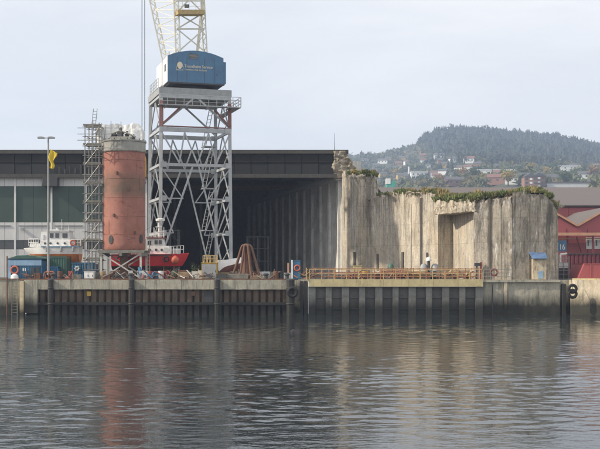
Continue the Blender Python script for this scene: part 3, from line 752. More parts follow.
ruin_slab('end_wall', (D0[0]+0.02, D0[1]+0.03), D1, (27.6, 121.5), (23.5, 121.5), dprof(), ruin, M_ruin2, 70, 60, 10, amp=0.035, seed=5.0, topamp=0.3)
# lintel over the niche
L0 = (XP(435, 122.8), 122.8); L1 = (XP(475.5, 113.4), 113.4)
def lint(u, v, w):
    x = (L0[0]*(1-u)+L1[0]*u)*(1-w) + ((17.8)*(1-u) + 20.5*u)*w
    y = (L0[1]*(1-u)+L1[1]*u)*(1-w) + ((126.5)*(1-u) + 117*u)*w
    zb = ZP(214.5, 122.8)*(1-u) + ZP(211, 113.4)*u; zt = ZP(200, 122.8)*(1-u) + ZP(199, 113.4)*u
    zt += 0.5*fb((x, y, 2.0), 0.7, 4.0); z = zb + (zt-zb)*v; p = (x, y, z)
    bul = 0.12*math.sin(v*math.pi)
    return (x - bul*0.8*(1-w) + 0.10*fb(p, 2.6, 6), y - bul*0.5*(1-w) + 0.10*fb(p, 2.6, 16), z + 0.08*fb(p, 1.8, 26))
MB().lattice(70, 18, 10, lint).build('lintel', M_ruin, ruin, smooth='auto')
# tall broken pier at the end of the hall
ruin_slab('tall_pier', (5.35, 139.9), (7.15, 134.9), (9.75, 136.9), (8.6, 143.2), [(0, ZP(168,139.5)), (0.3, ZP(172,138)), (0.6, ZP(173,136)), (1, ZP(176,135))], ruin, M_ruin, 40, 70, 16, seed=8.0, topamp=0.7, amp=0.14)
def cap(u, v, w):
    x = 4.3 + 2.4*u - 0.9*v*u; y = 139.7 + 4.5*w; z = ZP(178, 140)*(1-v) + ZP(151.3, 140)*v
    x += (1-v)*1.0*u
    p = (x, y, z); return (x + 0.40*fb(p, 1.3, 3), y + 0.4*fb(p, 1.3, 13), z + 0.25*fb(p, 0.8, 23)*(1-v))
MB().lattice(20, 36, 18, cap).build('broken_roof_end', M_rubble, ruin, smooth='auto')
# grooves and slots of the lit wall: proud boxes, recess shade in their colour
def on_A(px):
    s = (px-300)/F; d = (A1[0]-A0[0], A1[1]-A0[1]); u = (s*A0[1]-A0[0])/(d[0]-s*d[1]); return Vector((A0[0]+d[0]*u, A0[1]+d[1]*u, 0))
ang = math.atan2(A1[1]-A0[1], A1[0]-A0[0])
for (px, w, ya, yb) in ((421.5, 0.32, 198, 275), ):
    p = on_A(px); MB().box((p.x-0.02, p.y-0.01, (ZP(ya,p.y)+GZ)/2), (w, 0.14, ZP(ya,p.y)-GZ), ang).build('joint_shade_strip', M_slot, ruin)
for (px, ya, yb, w) in ((356.5, 252, 272, 0.4), (378, 254, 270, 0.4), (403, 252, 270, 0.42), (427.5, 252.5, 257, 0.4)):
    p = on_A(px) if px > 360 else Vector((6.75, 135.75, 0))
    MB().box((p.x-0.03, p.y-0.02, (ZP(ya,p.y)+ZP(yb,p.y))/2), (w*0.8, 0.16, ZP(ya,p.y)-ZP(yb,p.y)), ang).build('slot_shade_box', M_slot, ruin)
for (px, ya) in ((365, 240), (399, 262)):
    pass
for px in (371, 393, 411.5):
    p = on_A(px); q_ = rng.uniform(199, 206); MB().box((p.x+0.0, p.y+0.0, (ZP(q_,p.y)+GZ)/2), (0.05+0.03*rng.random(), 0.05, ZP(q_,p.y)-GZ), ang).build('shutter_joint', M_joint, ruin)
for px, nme in ((501, 'C'), (529, 'D')):
    a_, b_ = (C0, C1) if nme == 'C' else (D0, D1); s = (px-300)/F; d = (b_[0]-a_[0], b_[1]-a_[1]); u = (s*a_[1]-a_[0])/(d[0]-s*d[1]); p = (a_[0]+d[0]*u, a_[1]+d[1]*u)
    MB().box((p[0], p[1]-0.0, (ZP(203,p[1])+GZ)/2), (0.07, 0.08, ZP(203,p[1])-GZ), math.atan2(d[1], d[0])).build('shutter_joint', M_joint, ruin)
s = (490-300)/F; d = (C1[0]-C0[0], C1[1]-C0[1]); u = (s*C0[1]-C0[0])/(d[0]-s*d[1]); p = (C0[0]+d[0]*u, C0[1]+d[1]*u)
MB().box((p[0]-0.03, p[1]-0.04, (ZP(198,p[1])+GZ)/2), (0.22, 0.16, ZP(198,p[1])-GZ), math.atan2(d[1], d[0])).build('joint_shade_strip', M_slot, ruin)  # box proud of the wall, coloured as the shade of a groove
# loose rubble edge on top: lumps
for k in range(46):
    if k < 26: u = rng.random(); bx_, by_ = A0[0]*(1-u)+A1[0]*u, A0[1]*(1-u)+A1[1]*u; zz = float(np.interp(u, *zip(*prof([(360,206),(370,197),(390,193),(432,192),(438,197)],360,438,137.5,124))))
    else: u = rng.random(); bx_, by_ = C0[0]*(1-u)+D1[0]*u, C0[1]*(1-u)+D1[1]*u+0.3; zz = ZP(197 - 5*math.sin(u*2.6), by_) - (1.1 if u > 0.9 else 0)
    r = rng.uniform(0.14, 0.42); q = ICV*(0.6+0.6*rng.random((len(ICV),1)))*r
    m = MB(); m.add(q*np.array([1.3,1,0.8]) + np.array([bx_+0.35, by_+0.35, zz-0.12]), [tuple(t) for t in ICF]); m.build('rubble_lump', M_rubble, ruin)

# bent reinforcing bars sticking out of the broken edges
for k in range(44):
    u = rng.random()
    if k % 3 == 0: b_ = Vector((A0[0]*(1-u)+A1[0]*u, A0[1]*(1-u)+A1[1]*u, 0)); b_.z = float(np.interp(u, *zip(*prof([(360,206),(370,197),(390,193),(432,192),(438,197)],360,438,137.5,124)))) - 0.25
    elif k % 3 == 1: b_ = Vector((L0[0]*(1-u)+L1[0]*u, L0[1]*(1-u)+L1[1]*u, ZP(206+3*u, 119)))
    else: b_ = Vector((C0[0]*(1-u)+C1[0]*u, C0[1]*(1-u)+C1[1]*u, ZP(199-5*u, 113)))
    c_ = b_ + Vector((rng.normal(-0.15, 0.15), -0.25, rng.normal(0.1, 0.25))); d_ = c_ + Vector((rng.normal(0, 0.25), -0.1, rng.normal(0.0, 0.4)))
    MB().path([b_ + Vector((0.3, 0.4, 0)), b_, c_, d_], 0.018, 5).build('rebar', M_rust, ruin)
# vegetation on the ruin
def tufts(name, label, spots, mat, hmin, hmax, per=60):
    vs, fs = [], []
    for (x, y, z, r) in spots:
        n = per; a = rng.random(n)*6.283; q = r*np.sqrt(rng.random(n)); h = rng.uniform(hmin, hmax, n)
        bx0 = np.stack([x+q*np.cos(a), y+q*np.sin(a), np.full(n, z)-0.15], -1)
        t = rng.random(n)*6.283; w = rng.uniform(0.03, 0.085, n)
        side = np.stack([np.cos(t)*w, np.sin(t)*w, 0*w], -1)
        lean = np.stack([rng.normal(0, 0.28, n)*h, rng.normal(0, 0.28, n)*h, h+0.15], -1)
        vs.append(np.concatenate([bx0-side, bx0+side, bx0+lean*0.6+side*1.2, bx0+lean]))
        i = np.arange(n); fs.append(np.concatenate([np.stack([i, i+n, i+2*n], -1), np.stack([i, i+2*n, i+3*n], -1)]))
    o = big_mesh(name, vs, fs, mat, 'stuff'); tag(o, label, 'grass'); return o
sp = []
pA = prof([(360,206),(370,197),(390,193),(432,192),(438,197)], 360, 438, 137.5, 124)
for k in range(420):
    u = rng.random(); w = rng.random()**1.5*0.9
    x = (A0[0]*(1-u)+A1[0]*u)*(1-w) + (10.2*(1-u)+17.3*u)*w; y = (A0[1]*(1-u)+A1[1]*u)*(1-w) + (141*(1-u)+124.7*u)*w
    if noise.noise(Vector((x*0.35, y*0.35, 1.0))) < -0.12: continue
    sp.append((x+0.3, y+0.3, float(np.interp(u, *zip(*pA)))+rng.normal(0.05, 0.12), 0.45))
for k in range(170):
    u = rng.random(); w = rng.random()*0.8
    x = (L0[0]*(1-u)+L1[0]*u)*(1-w) + (17.8*(1-u)+20.5*u)*w; y = (L0[1]*(1-u)+L1[1]*u)*(1-w) + (126.5*(1-u)+117*u)*w
    sp.append((x, y, ZP(200-1.5*u, y)+rng.normal(0.1, 0.15)+0.25*w, 0.5))
pC = prof([(474,203),(480,198),(490,196),(500,195),(512,193)], 474, 512, 113.7, 112); pD = dprof()
for k in range(300):
    u = rng.random(); w = 0.04 + rng.random()*0.8
    if k % 2: x = (C0[0]*(1-u)+C1[0]*u)*(1-w)+(18.5*(1-u)+24.5*u)*w; y = (C0[1]*(1-u)+C1[1]*u)*(1-w)+(117.5*(1-u)+119*u)*w; z = float(np.interp(u, *zip(*pC)))
    else: x = (D0[0]*(1-u)+D1[0]*u)*(1-w)+(23.5*(1-u)+27.6*u)*w; y = (D0[1]*(1-u)+D1[1]*u)*(1-w)+121.5*w; z = float(np.interp(u, *zip(*pD)))
    sp.append((x, y, z+rng.normal(0.1, 0.12), 0.5))
for k in range(60):
    sp.append((rng.uniform(6.2, 9.4), rng.uniform(136, 141.5), ZP(173, 137)+rng.normal(0, 0.2), 0.45))
sp = [q for q in sp if noise.noise(Vector((q[0]*0.9, q[1]*0.9, 7.0))) > -0.22]
dry = [q for q in sp if noise.noise(Vector((q[0]*0.7+9, q[1]*0.7, 2.0))) > 0.10]; low = [q for q in sp if q not in dry]
tufts('bunker_grass', 'ragged green grass and weeds growing along the bunker top', low, M_grass, 0.03, 0.34, 90)
hang = []
for k in range(90):
    u = rng.random()
    if k % 3 == 0: x, y = A0[0]*(1-u)+A1[0]*u, A0[1]*(1-u)+A1[1]*u; z = float(np.interp(u, *zip(*pA)))
    elif k % 3 == 1: x, y = L0[0]*(1-u)+L1[0]*u, L0[1]*(1-u)+L1[1]*u; z = ZP(200-1.5*u, y)
    else: x, y = C0[0]*(1-u)+D1[0]*u*1.0, C0[1]*(1-u)+D1[1]*u; z = ZP(198-6*math.sin(u*2.4), y) if u < 0.8 else 11.4
    if noise.noise(Vector((x*0.8, y*0.8, 3.0))) > 0.0: hang.append((x-0.12, y-0.16, z+0.05, 0.22))
tufts('hanging_weeds', 'thin weeds hanging down over the broken bunker edge', hang, M_grass, -0.45, -0.1, 14)
M_dry = leafmat('dry grass', (0.22, 0.17, 0.07), (0.30, 0.24, 0.10), (0.20, 0.20, 0.07), 0.8)
tufts('dry_grass', 'straw coloured dry grass between the green weeds on the bunker top', dry, M_dry, 0.04, 0.40, 70)
def top_bush(x, y, z, r, mat, label):
    t = thing('bunker_bush', label, 'bush', (x, y, z), 'bushes on the bunker top')
    n = 420; d = rng.standard_normal((n, 3)); d /= np.linalg.norm(d, axis=1)[:, None]; d *= rng.uniform(0.3, 1.0, (n, 1))*np.array([r*1.2, r*1.2, r*0.7])
    d[:, 2] = np.abs(d[:, 2]); c0 = d*(0.8+0.4*np.sin(d[:, :1]*5/r)) + np.array([x, y, z]); u = rng.standard_normal((n, 3))*0.06; v = rng.standard_normal((n, 3))*0.06
    o = big_mesh('foliage', [np.concatenate([c0-u, c0+u, c0+v])], [np.stack([np.arange(n), np.arange(n)+n, np.arange(n)+2*n], -1)], mat, None); o.parent = t; o.location = Vector(o.location)-Vector((x, y, z))
    m = MB()
    for k in range(4): m.tube((x, y, z-0.2), (x+rng.normal(0, r*0.4), y+rng.normal(0, r*0.4), z+r*0.5), 0.02, 5)
    m.build('stem', M_bark, t)
for (px, py, Y, r, mt, lb) in ((432, 191.5, 126, 0.75, M_leafg, 'dark bush on the lit wall just left of the niche lintel'), (441, 197.5, 121, 0.6, M_grass, 'light green bush on the left end of the lintel'),
        (469, 198, 116, 0.55, M_grass, 'light green bush on the right end of the lintel'), (500, 193.5, 115, 0.7, M_leafg, 'dark bush above the stained wall'), (527, 190, 115, 0.9, M_grass, 'broad green bush on the crest of the end wall'),
        (538, 191, 115, 0.8, M_leafg, 'dark bush beside the broad green bush on the end wall'), (386, 193, 131, 0.5, M_grass, 'small green bush on the left part of the lit wall'), (354, 171.5, 137.5, 0.55, M_leafy, 'yellow-green bush on the tall broken pier'), (549, 197, 115, 0.5, M_grass, 'green tuft bush on the rounded shoulder of the end wall')):
    top_bush(XP(px, Y), Y, ZP(py, Y)-0.15, r, mt, lb)

# hut with blue sheet roof against the end wall
hx0, hx1, hyy = XP(532, 111.9), XP(545.5, 111.9), 111.85
t = thing('lean_to_cabinet', 'rusty white cabinet with a blue sheet roof against the bunker end wall', 'cabinet', ((hx0+hx1)/2, hyy, GZ))
M_rustw = paint('rust-eaten white paint', (0.60, 0.52, 0.38), 0.2, 0.55, 0.7, 0, 0.4, 1.2, (0.28, 0.15, 0.08))
MB().bb(hx0, hx1, hyy-0.35, hyy+0.3, GZ+0.05, ZP(259, hyy)).build('body', M_rustw, t)
MB().bb(hx0+0.55, hx1-0.35, hyy-0.39, hyy-0.353, GZ+0.15, ZP(271, hyy)).build('door', M_bluel, t)
m = MB(); m.hexa([(hx0-0.1,hyy-0.6,ZP(259,hyy)), (hx1+0.1,hyy-0.6,ZP(259,hyy)), (hx1+0.05,hyy+0.25,ZP(253.5,hyy)), (hx0-0.3,hyy+0.25,ZP(252.5,hyy)),
                  (hx0-0.1,hyy-0.6,ZP(258.4,hyy)), (hx1+0.1,hyy-0.6,ZP(258.4,hyy)), (hx1+0.05,hyy+0.25,ZP(252.8,hyy)), (hx0-0.3,hyy+0.25,ZP(251.8,hyy))])
m.build('roof_sheet', paint('faded blue sheet', (0.11, 0.19, 0.34), 0.4, 0.25, 0.6, 0, 0.5, 2.0, (0.4, 0.38, 0.33)), t)

# ------------------------------------------------------------------ left quay
QY = 110.0; qx0 = XP(38, QY); qx1 = XP(289, QY)
quay = thing('sheet_pile_quay', 'grey concrete-capped quay over rusty sheet piling below the crane', 'quay', ((qx0+qx1)/2, QY, -1.5))
n = 7
for k in range(n):
    a = qx0 + (qx1-qx0)*k/n; b = qx0 + (qx1-qx0)*(k+1)/n
    dz = abs(rng.normal(0, 0.015))
    MB().lattice(8, 4, 4, lambda u, v, w: (a+0.006+(b-a-0.012)*u + 0.0, QY+1.35*w + 0.03*fb((a+u*5, v, w), 0.9, 2), 2.55+dz*0.5+(GZ-2.55+dz)*v + 0.025*fb((a+(b-a)*u, w*2, v*3), 1.2, 7))).build('cap_block', M_quay, quay, smooth='auto')
m_p = MB(); pw = 0.72
m_p.prismz([(-pw/2, 0.28), (-pw*0.3, 0.0), (pw*0.3, 0.0), (pw/2, 0.28), (pw/2, 0.5), (-pw/2, 0.5)], 0, 4.2)
n = int((qx1-qx0)/pw); proto = None
m_p.xf(Matrix.Translation(wloc(quay)))
for k in range(n):
    x = qx0 + (k+0.5)*(qx1-qx0)/n
    if proto is None:
        o = m_p.build('sheet_pile', M_pile, quay); proto = o
    else: o = proto.copy(); COL.objects.link(o)
    o.location = Vector((x, QY+0.30, -1.5)) - wloc(quay)
MB().bb(qx0, qx1, QY+0.10, QY+0.31, 1.0, 1.28).build('waler', M_dark, quay)
MB().bb(qx0, qx1, QY+0.85, QY+1.3, -1.5, 2.8).build('backing', M_quay, quay)
for (px, mt) in ((88.5, M_yellowc), (193, M_rust)):
    MB().bb(XP(px-2, QY), XP(px+2, QY), QY+0.20, QY+0.295, ZP(296, QY), ZP(291.5, QY)).build('mark_plate', mt, quay)
MB().bb(XP(204, QY), XP(213, QY), QY+0.22, QY+0.32, ZP(303.5, QY), ZP(291, QY)).build('outfall_hatch', M_darksteel, quay)
MB().bb(qx0, qx1, QY+0.02, QY+0.14, GZ-0.03, GZ+0.13).build('kerb_rail', M_rust, quay)
def fender(px, label, r=0.28, tyre=False):
    x = XP(px, QY); t = thing('fender_pile', label, 'fender', (x, QY-0.3, -1.5), 'fender piles along the quay')
    MB().tube((x, QY-0.32, -1.5), (x, QY-0.32, GZ-0.05), r, 10).build('pile', M_dark, t)
    MB().lathe((x, QY-0.32, GZ-0.05), [(r*1.1, 0), (r*1.1, 0.12), (r*0.6, 0.2)], 10).build('pile_head', M_darksteel, t)
    for zz in (1.15, 2.7): MB().torus((x, QY-0.32, zz), r+0.02, 0.05, 'Z', 12, 6).build('band', M_darksteel, t)
    if tyre: MB().torus((x+0.2, QY-0.78, 2.3), 0.42, 0.17, 'Y').build('tyre', M_rubber, t)
fender(51.5, 'dark fender pile on the quay below the lamp post'); fender(132, 'dark fender pile on the quay below the red column')
fender(217.5, 'dark fender pile on the quay below the yellow cabin'); fender(290.5, 'dark fender pile with hanging tyre at the dock gate', 0.4, True)
def bollard(px, label, Y=110.75):
    x = XP(px, Y); t = thing('mooring_bollard', label, 'bollard', (x, Y, GZ+0.02), 'mooring bollards on the quay')
    MB().lathe((x, Y, GZ+0.02), [(0.34,0),(0.34,0.06),(0.2,0.1),(0.18,0.4),(0.3,0.5),(0.3,0.6),(0.15,0.68)], 14).build('post', M_darksteel, t, smooth='auto')
    MB().box((x, Y, GZ+0.04), (0.8, 0.6, 0.06)).build('foot_plate', M_darksteel, t)
bollard(53, 'black mooring bollard at the foot of the lamp post'); bollard(131, 'black mooring bollard in front of the column frame')
bollard(266, 'black mooring bollard beside the rusty grab'); bollard(287, 'black mooring bollard beside the blue lifebuoy box')
# far left quay corner
lq = thing('quay_corner', 'dark recessed quay corner with ladder and pale timber post', 'quay', (XP(8, QY), QY, -1.5))
MB().lattice(20, 12, 4, lambda u, v, w: (-62 + (62+XP(20, QY))*u, QY+0.7+1.0*w+0.06*fb((u*30, v*4, w), 0.8, 3), -1.5+(GZ+1.5-0.0)*v)).build('wall', M_quay, lq, smooth='auto')
MB().lattice(8, 12, 4, lambda u, v, w: (XP(24.5, QY)+ (XP(38, QY)-XP(24.5, QY)-0.03)*u, QY-0.05+1.4*w+0.05*fb((u*3, v*4, w), 0.8, 5), 0.2+(GZ-0.2)*v)).build('buttress', M_quay, lq, smooth='auto')
MB().bb(XP(24.5,QY)+0.1, XP(38,QY)-0.1, QY+0.3, QY+1.3, -1.5, 0.25).build('footing', M_quay, lq)
M_palepost = paint('pale weathered timber', (0.74, 0.62, 0.40), 0.3, 0, 0.85, 0, 0.4, 2, tidez=0.8)
MB().bb(XP(20.3, QY), XP(24.2, QY), QY-0.25, QY+0.5, -1.5, GZ-0.12).build('timber_post', M_palepost, lq)
for xx in (XP(10.5, QY), XP(16, QY)): MB().tube((xx, QY+0.5, -0.6), (xx, QY+0.5, GZ+0.1), 0.04, 6).build('ladder_rail', M_galv, lq)
for k in range(11): MB().tube((XP(10.5,QY), QY+0.5, 0.2+k*0.3), (XP(16,QY), QY+0.5, 0.2+k*0.3), 0.025, 6).build('ladder_rung', M_galv, lq)
MB().tube((XP(6, QY), QY+0.4, -1.5), (XP(6, QY), QY+0.4, ZP(256, QY)), 0.06, 8).build('marker_pole', M_rust, lq)
MB().bb(-62, XP(38, QY), QY+0.62, QY+0.78, GZ+0.02, GZ+0.14).build('kerb_rail', M_rust, lq)

# ------------------------------------------------------------------ railings
def railing(parent, p0, p1, h, n, mat, rails=(1.0, 0.5), r=0.035, names=('railing_post', 'railing_bar')):
    p0 = Vector(p0); p1 = Vector(p1)
    for k in range(n+1):
        q = p0.lerp(p1, k/n); MB().tube(q, q + Vector((0,0,h)), r, 6).build(names[0], mat, parent)
    for f_ in rails: MB().tube(p0 + Vector((0,0,h*f_)), p1 + Vector((0,0,h*f_)), r*0.95, 6).build(names[1], mat, parent)

# ------------------------------------------------------------------ dock gate
gx0, gx1 = XP(308.5, QY), XP(483, QY)
gate = thing('dock_gate', 'steel dock gate with yellow walkway beam and ribbed grey face', 'dock gate', ((gx0+gx1)/2, QY, -1.5))
MB().bb(gx0, gx1, QY+0.55, QY+2.4, -1.5, ZP(287, QY)).build('gate_plate', M_gatedark, gate)
n = 10
for k in range(n+1):
    x = gx0 + 0.35 + (gx1-gx0-0.7)*k/n; w = 0.30 if k % 2 else 0.36
    MB().bb(x-w, x+w, QY+0.22, QY+0.56, -1.5, ZP(287.2, QY)).build('gate_rib', M_gate, gate)
for z in (0.55, 1.7):
    MB().bb(gx0, gx1, QY+0.40, QY+0.53, z, z+0.12).build('gate_stringer', M_gatedark, gate)
for k in range(7):
    a = gx0 + (gx1-gx0)*k/7; b = gx0 + (gx1-gx0)*(k+1)/7
    MB().bb(a+0.008, b-0.008, QY-0.12, QY+0.18, ZP(286.5, QY), ZP(279.2, QY)).build('walkway_beam', M_yellow, gate)
MB().bb(gx0, gx1, QY+0.19, QY+2.4, ZP(281.5, QY), ZP(280.2, QY)).build('walkway_deck', M_woodg, gate)
zd = ZP(280.2, QY)
railing(gate, (gx0+0.1, QY+0.02, zd+0.1), (gx1-0.1, QY+0.02, zd+0.1), 0.98, 14, M_rail, (1.0, 0.55), 0.04)
railing(gate, (gx0+0.1, QY+2.3, zd), (gx1-0.1, QY+2.3, zd), 1.2, 26, M_railr, (1.0, 0.62, 0.3), 0.045)
MB().tube((gx0-0.2, QY-0.15, zd), (gx0-0.2, QY-0.15, zd+1.25), 0.06, 8).build('end_post', M_rail, gate)

gp = thing('gate_pier', 'dark concrete gate pier between the sheet pile quay and the dock gate', 'pier', (XP(298.5,QY), QY+1, -1.5))
MB().lattice(10, 16, 4, lambda u, v, w: (qx1+0.03+(gx0-qx1-0.06)*u, QY+0.35+1.6*w+0.05*fb((u*3, v*5, w), 0.9, 8), -1.5+(GZ+1.5)*v)).build('face', M_quay, gp, smooth='auto')
for px in (301.5, 305.5): MB().bb(XP(px-1.4,QY), XP(px+1.4,QY), QY+0.02, QY+0.33, -1.5, GZ-0.1).build('fender_timber', M_dark, gp)
# right quay under the bunker
rq0, rq1 = gx1+0.02, XP(562, QY)
rq = thing('bunker_quay', 'stained concrete quay face below the bunker end wall', 'quay', ((rq0+rq1)/2, QY+1, -1.5))
MB().lattice(36, 18, 3, lambda u, v, w: (rq0+(rq1-rq0)*u, QY+0.85+3.0*w+0.08*fb((u*12, v*5, w), 0.8, 4)*(1 if w == 0 else 0), -1.5+(GZ+1.5)*v)).build('face', M_quay, rq, smooth='auto')
MB().bb(rq0, rq1, QY+0.62, QY+1.6, GZ-0.22, GZ+0.02).build('coping', M_quay, rq)
MB().tube((XP(493.5,QY), QY+0.6, -1.0), (XP(493.5,QY), QY+0.6, GZ-0.25), 0.06, 8).build('downpipe', M_darksteel, rq)
MB().bb(XP(505.5,QY), XP(508.5,QY), QY+0.68, QY+0.9, 0.6, GZ-0.24).build('pale_pilaster', M_quaypale, rq)
railing(rq, (rq0+0.2, QY+0.95, GZ+0.02), (XP(511, QY+0.95), QY+0.95, GZ+0.02), 1.05, 4, M_galv, (1.0, 0.66, 0.33), 0.03)
# pale quay on the far right
pq0 = XP(574.5, 109)
pq = thing('pale_quay', 'pale concrete quay wall with yellow kerb in front of the red sheds', 'quay', (30, 109, -1.5))
MB().lattice(60, 18, 3, lambda u, v, w: (pq0+26.7*u, (110.2-13.5*u)*(1-w)+113.5*w+0.10*fb((u*30, v*5, w), 0.8, 6)*(1 if w == 0 else 0), -1.5+(GZ+1.5)*v)).build('face', M_quaypale, pq, smooth='auto')
MB().beam((pq0+0.15, 110.35, GZ+0.09), (pq0+26.6, 110.4-13.4, GZ+0.09), 0.3, 0.16).build('kerb', M_yellow, pq)
MB().add([(pq0+26.72, 96.7, GZ-0.01), (200, 96.7, GZ-0.01), (200, 113.4, GZ-0.01), (pq0+26.72, 113.4, GZ-0.01), (pq0+26.72, 96.7, -1.5), (200, 96.7, -1.5), (200, 113.4, -1.5), (pq0+26.72, 113.4, -1.5)], [(0,1,2,3),(0,4,5,1),(4,7,6,5),(1,5,6,2),(2,6,7,3),(3,7,4,0)]).build('quay_block', M_quaypale, pq)
sl = thing('quay_slot', 'dark slot between two quays with a hanging tyre', 'quay', (XP(568, QY), QY+1, -1.5))
MB().bb(rq1+0.02, pq0-0.02, QY+1.2, QY+2.4, -1.5, GZ).build('back_wall', M_quay, sl)
MB().bb(rq1+0.2, rq1+0.55, QY+0.6, QY+1.19, -1.5, GZ-0.4).build('timber_post', M_dark, sl)
tt = thing('tyre_fender', 'black tyre fender hanging at the end of the pale quay', 'tyre', (XP(573, 108.8), 108.7, 1.9))
for k in range(2): MB().torus((XP(572.6, 108.8), 108.78, 2.15+k*0.5), 0.36, 0.15, 'Y').build('tyre', M_rubber, tt, smooth=True)
MB().tube((XP(572.6,108.8), 108.75, 2.4), (XP(572.6,108.8), 109.3, GZ+0.05), 0.025, 6).build('chain', M_darksteel, tt)

# ------------------------------------------------------------------ portal crane
CC = Vector((-13.07, 129.9, 0)); EX = Vector((0.956, 0.292, 0)); EY = Vector((-0.292, 0.956, 0))
def K(a, b, z): return CC + EX*a + EY*b + Vector((0, 0, z))
KM = Matrix(((EX.x, EY.x, 0, CC.x), (EX.y, EY.y, 0, CC.y), (0, 0, 1, 0), (0, 0, 0, 1)))
crane = thing('portal_crane', 'tall grey lattice portal crane with blue machine house', 'crane', (CC.x, CC.y, GZ))
def kbeam(name, p, q, w, mat=None, h=None): return MB().beam(K(*p), K(*q), w, h).build(name, mat or M_crane, crane)
ha, hb = 4.1, 3.85
Z0, Z1, Z2, Z3, Z4, ZTOP = GZ, 8.7, 12.65, 16.5, 20.5, 24.5
tp = lambda z: 1.0 - 0.035*(z-GZ)/(ZTOP-GZ)
for sa in (-1, 1):
    for sb in (-1, 1):
        kbeam('leg', (sa*ha*1.01, sb*hb*1.01, Z0+0.75), (sa*ha*0.97, sb*hb*0.97, ZTOP), 0.38, None, 0.38)
        # travelling bogie
        b = MB().box((0,0,0), (1.7, 0.55, 0.5)); b.xf(Matrix.Translation(K(sa*ha*1.01, sb*hb*1.01, Z0+0.55)) @ Matrix.Rotation(math.atan2(EX.y, EX.x), 4, 'Z')); b.build('bogie', M_darksteel, crane)
        for kk in (-0.5, 0.5):
            c = K(sa*ha*1.01+kk, sb*hb*1.01, Z0+0.28); MB().tube(c-EY*0.12, c+EY*0.12, 0.29, 14).build('wheel', M_darksteel, crane)
for sb in (-1, 1):                       # front and rear faces
    b = sb*hb*0.985
    kbeam('girder', (-ha, b, Z4), (ha, b, Z4), 0.26, None, 0.48)
    kbeam('girder', (-ha, b, Z3), (ha, b, Z3), 0.24, None, 0.34)
    kbeam('girder', (-ha, b, ZTOP-0.2), (ha, b, ZTOP-0.2), 0.3, None, 0.45)
    kbeam('knee_brace', (-ha*0.95, b, Z4+0.5), (-0.2, b, ZTOP-0.3), 0.19)
    kbeam('knee_brace', (ha*0.95, b, Z4+0.5), (0.2, b, ZTOP-0.3), 0.19)
    for (x0, x1) in ((-ha*0.97, -1.9), (-1.3, -1.9), (-1.3, 0.2), (1.5, 0.2), (1.5, 2.4), (ha*0.97, 2.4)):
        kbeam('brace', (x0, b, Z4-0.3), (x1, b, Z3+0.2), 0.15)
    kbeam('brace', (-0.35, b, Z3-0.1), (-2.9, b, Z0+5.6), 0.19); kbeam('brace', (0.35, b, Z3-0.1), (2.95, b, Z0+2.2), 0.19)
    kbeam('brace', (-2.9, b, Z0+5.6), (-ha, b, Z0+2.2), 0.2)
    for (z, x) in ((Z2, 1.6), (Z1, 2.9)):
        kbeam('strut', (-ha, b, z), (-x*0.9, b, z), 0.13); kbeam('strut', (ha, b, z), (x*0.9, b, z), 0.13)
    kbeam('brace', (-ha, b, Z3-0.2), (-1.5, b, Z2), 0.12); kbeam('brace', (ha, b, Z3-0.2), (1.5, b, Z2), 0.12)
    kbeam('brace', (-ha, b, Z2-0.1), (-2.6, b, Z1), 0.12); kbeam('brace', (ha, b, Z2-0.1), (2.6, b, Z1), 0.12)
# red primed sections
kbeam('primed_brace', (-ha*0.94, -hb*1.03, Z4+0.6), (-1.9, -hb*1.03, ZTOP-1.5), 0.20, M_cranered); kbeam('primed_brace', (ha*0.94, -hb*1.03, Z4+0.6), (2.2, -hb*1.03, ZTOP-1.6), 0.20, M_cranered)
for sa in (-1, 1): kbeam('primed_leg_plate', (sa*ha*0.975, -hb*0.975-0.06, Z4+0.3), (sa*ha*0.97, -hb*0.97-0.06, ZTOP-0.7), 0.41, M_cranered, 0.41)
kbeam('primed_girder', (-ha*0.93, -hb*0.99, Z4+0.36), (ha*0.95, -hb*0.99, Z4+0.36), 0.32, M_cranered, 0.12)
for sa in (-1, 1):                       # side faces
    a = sa*ha*0.985
    for z in (Z1, Z2, Z3, Z4, ZTOP-0.2): kbeam('side_girder', (a, -hb, z), (a, hb, z), 0.22, None, 0.3)
    zz = [Z0+2.0, Z1, Z2, Z3, Z4, ZTOP-0.4]
    for i in range(5):
        kbeam('side_brace', (a, -hb, zz[i]), (a, 0, zz[i+1]-0.1), 0.12); kbeam('side_brace', (a, hb, zz[i]), (a, 0, zz[i+1]-0.1), 0.12)
        kbeam('side_brace', (a, 0, zz[i]+0.1), (a, -hb, (zz[i]+zz[i+1])/2), 0.09)
    kbeam('side_girder', (a, -hb, Z0+2.0), (a, hb, Z0+2.0), 0.25, None, 0.35)
# ladder in the far right corner, with landings
for k in range(4):
    z0 = Z0+0.8+k*5.0
    for s in (0, 0.45): MB().beam(K(2.0+s, hb*0.6, z0), K(2.6+s, hb*0.1, z0+4.8), 0.07).build('ladder_rail', M_crane, crane)
    for i in range(12):
        f_ = i/12; MB().beam(K(2.0+0.6*f_, hb*0.6-hb*0.5*f_, z0+4.8*f_), K(2.45+0.6*f_, hb*0.6-hb*0.5*f_, z0+4.8*f_), 0.04).build('ladder_rung', M_crane, crane)
    MB().box((0,0,0), (1.6, 1.6, 0.08)).xf(Matrix.Translation(K(2.5, hb*0.2, z0+4.85)) @ Matrix.Rotation(0.297, 4, 'Z')).build('landing', M_crane, crane)
for sa in (-1, 1):
    for sb in (-1, 1):
        for z in (Z1, Z2, Z3, Z4):
            m = MB().box((0,0,0), (0.75, 0.05, 0.6)); m.xf(Matrix.Translation(K(sa*(ha*0.985-0.25), sb*(hb*0.985)-0.2, z)) @ Matrix.Rotation(math.atan2(EX.y, EX.x), 4, 'Z')); m.build('gusset', M_crane, crane)
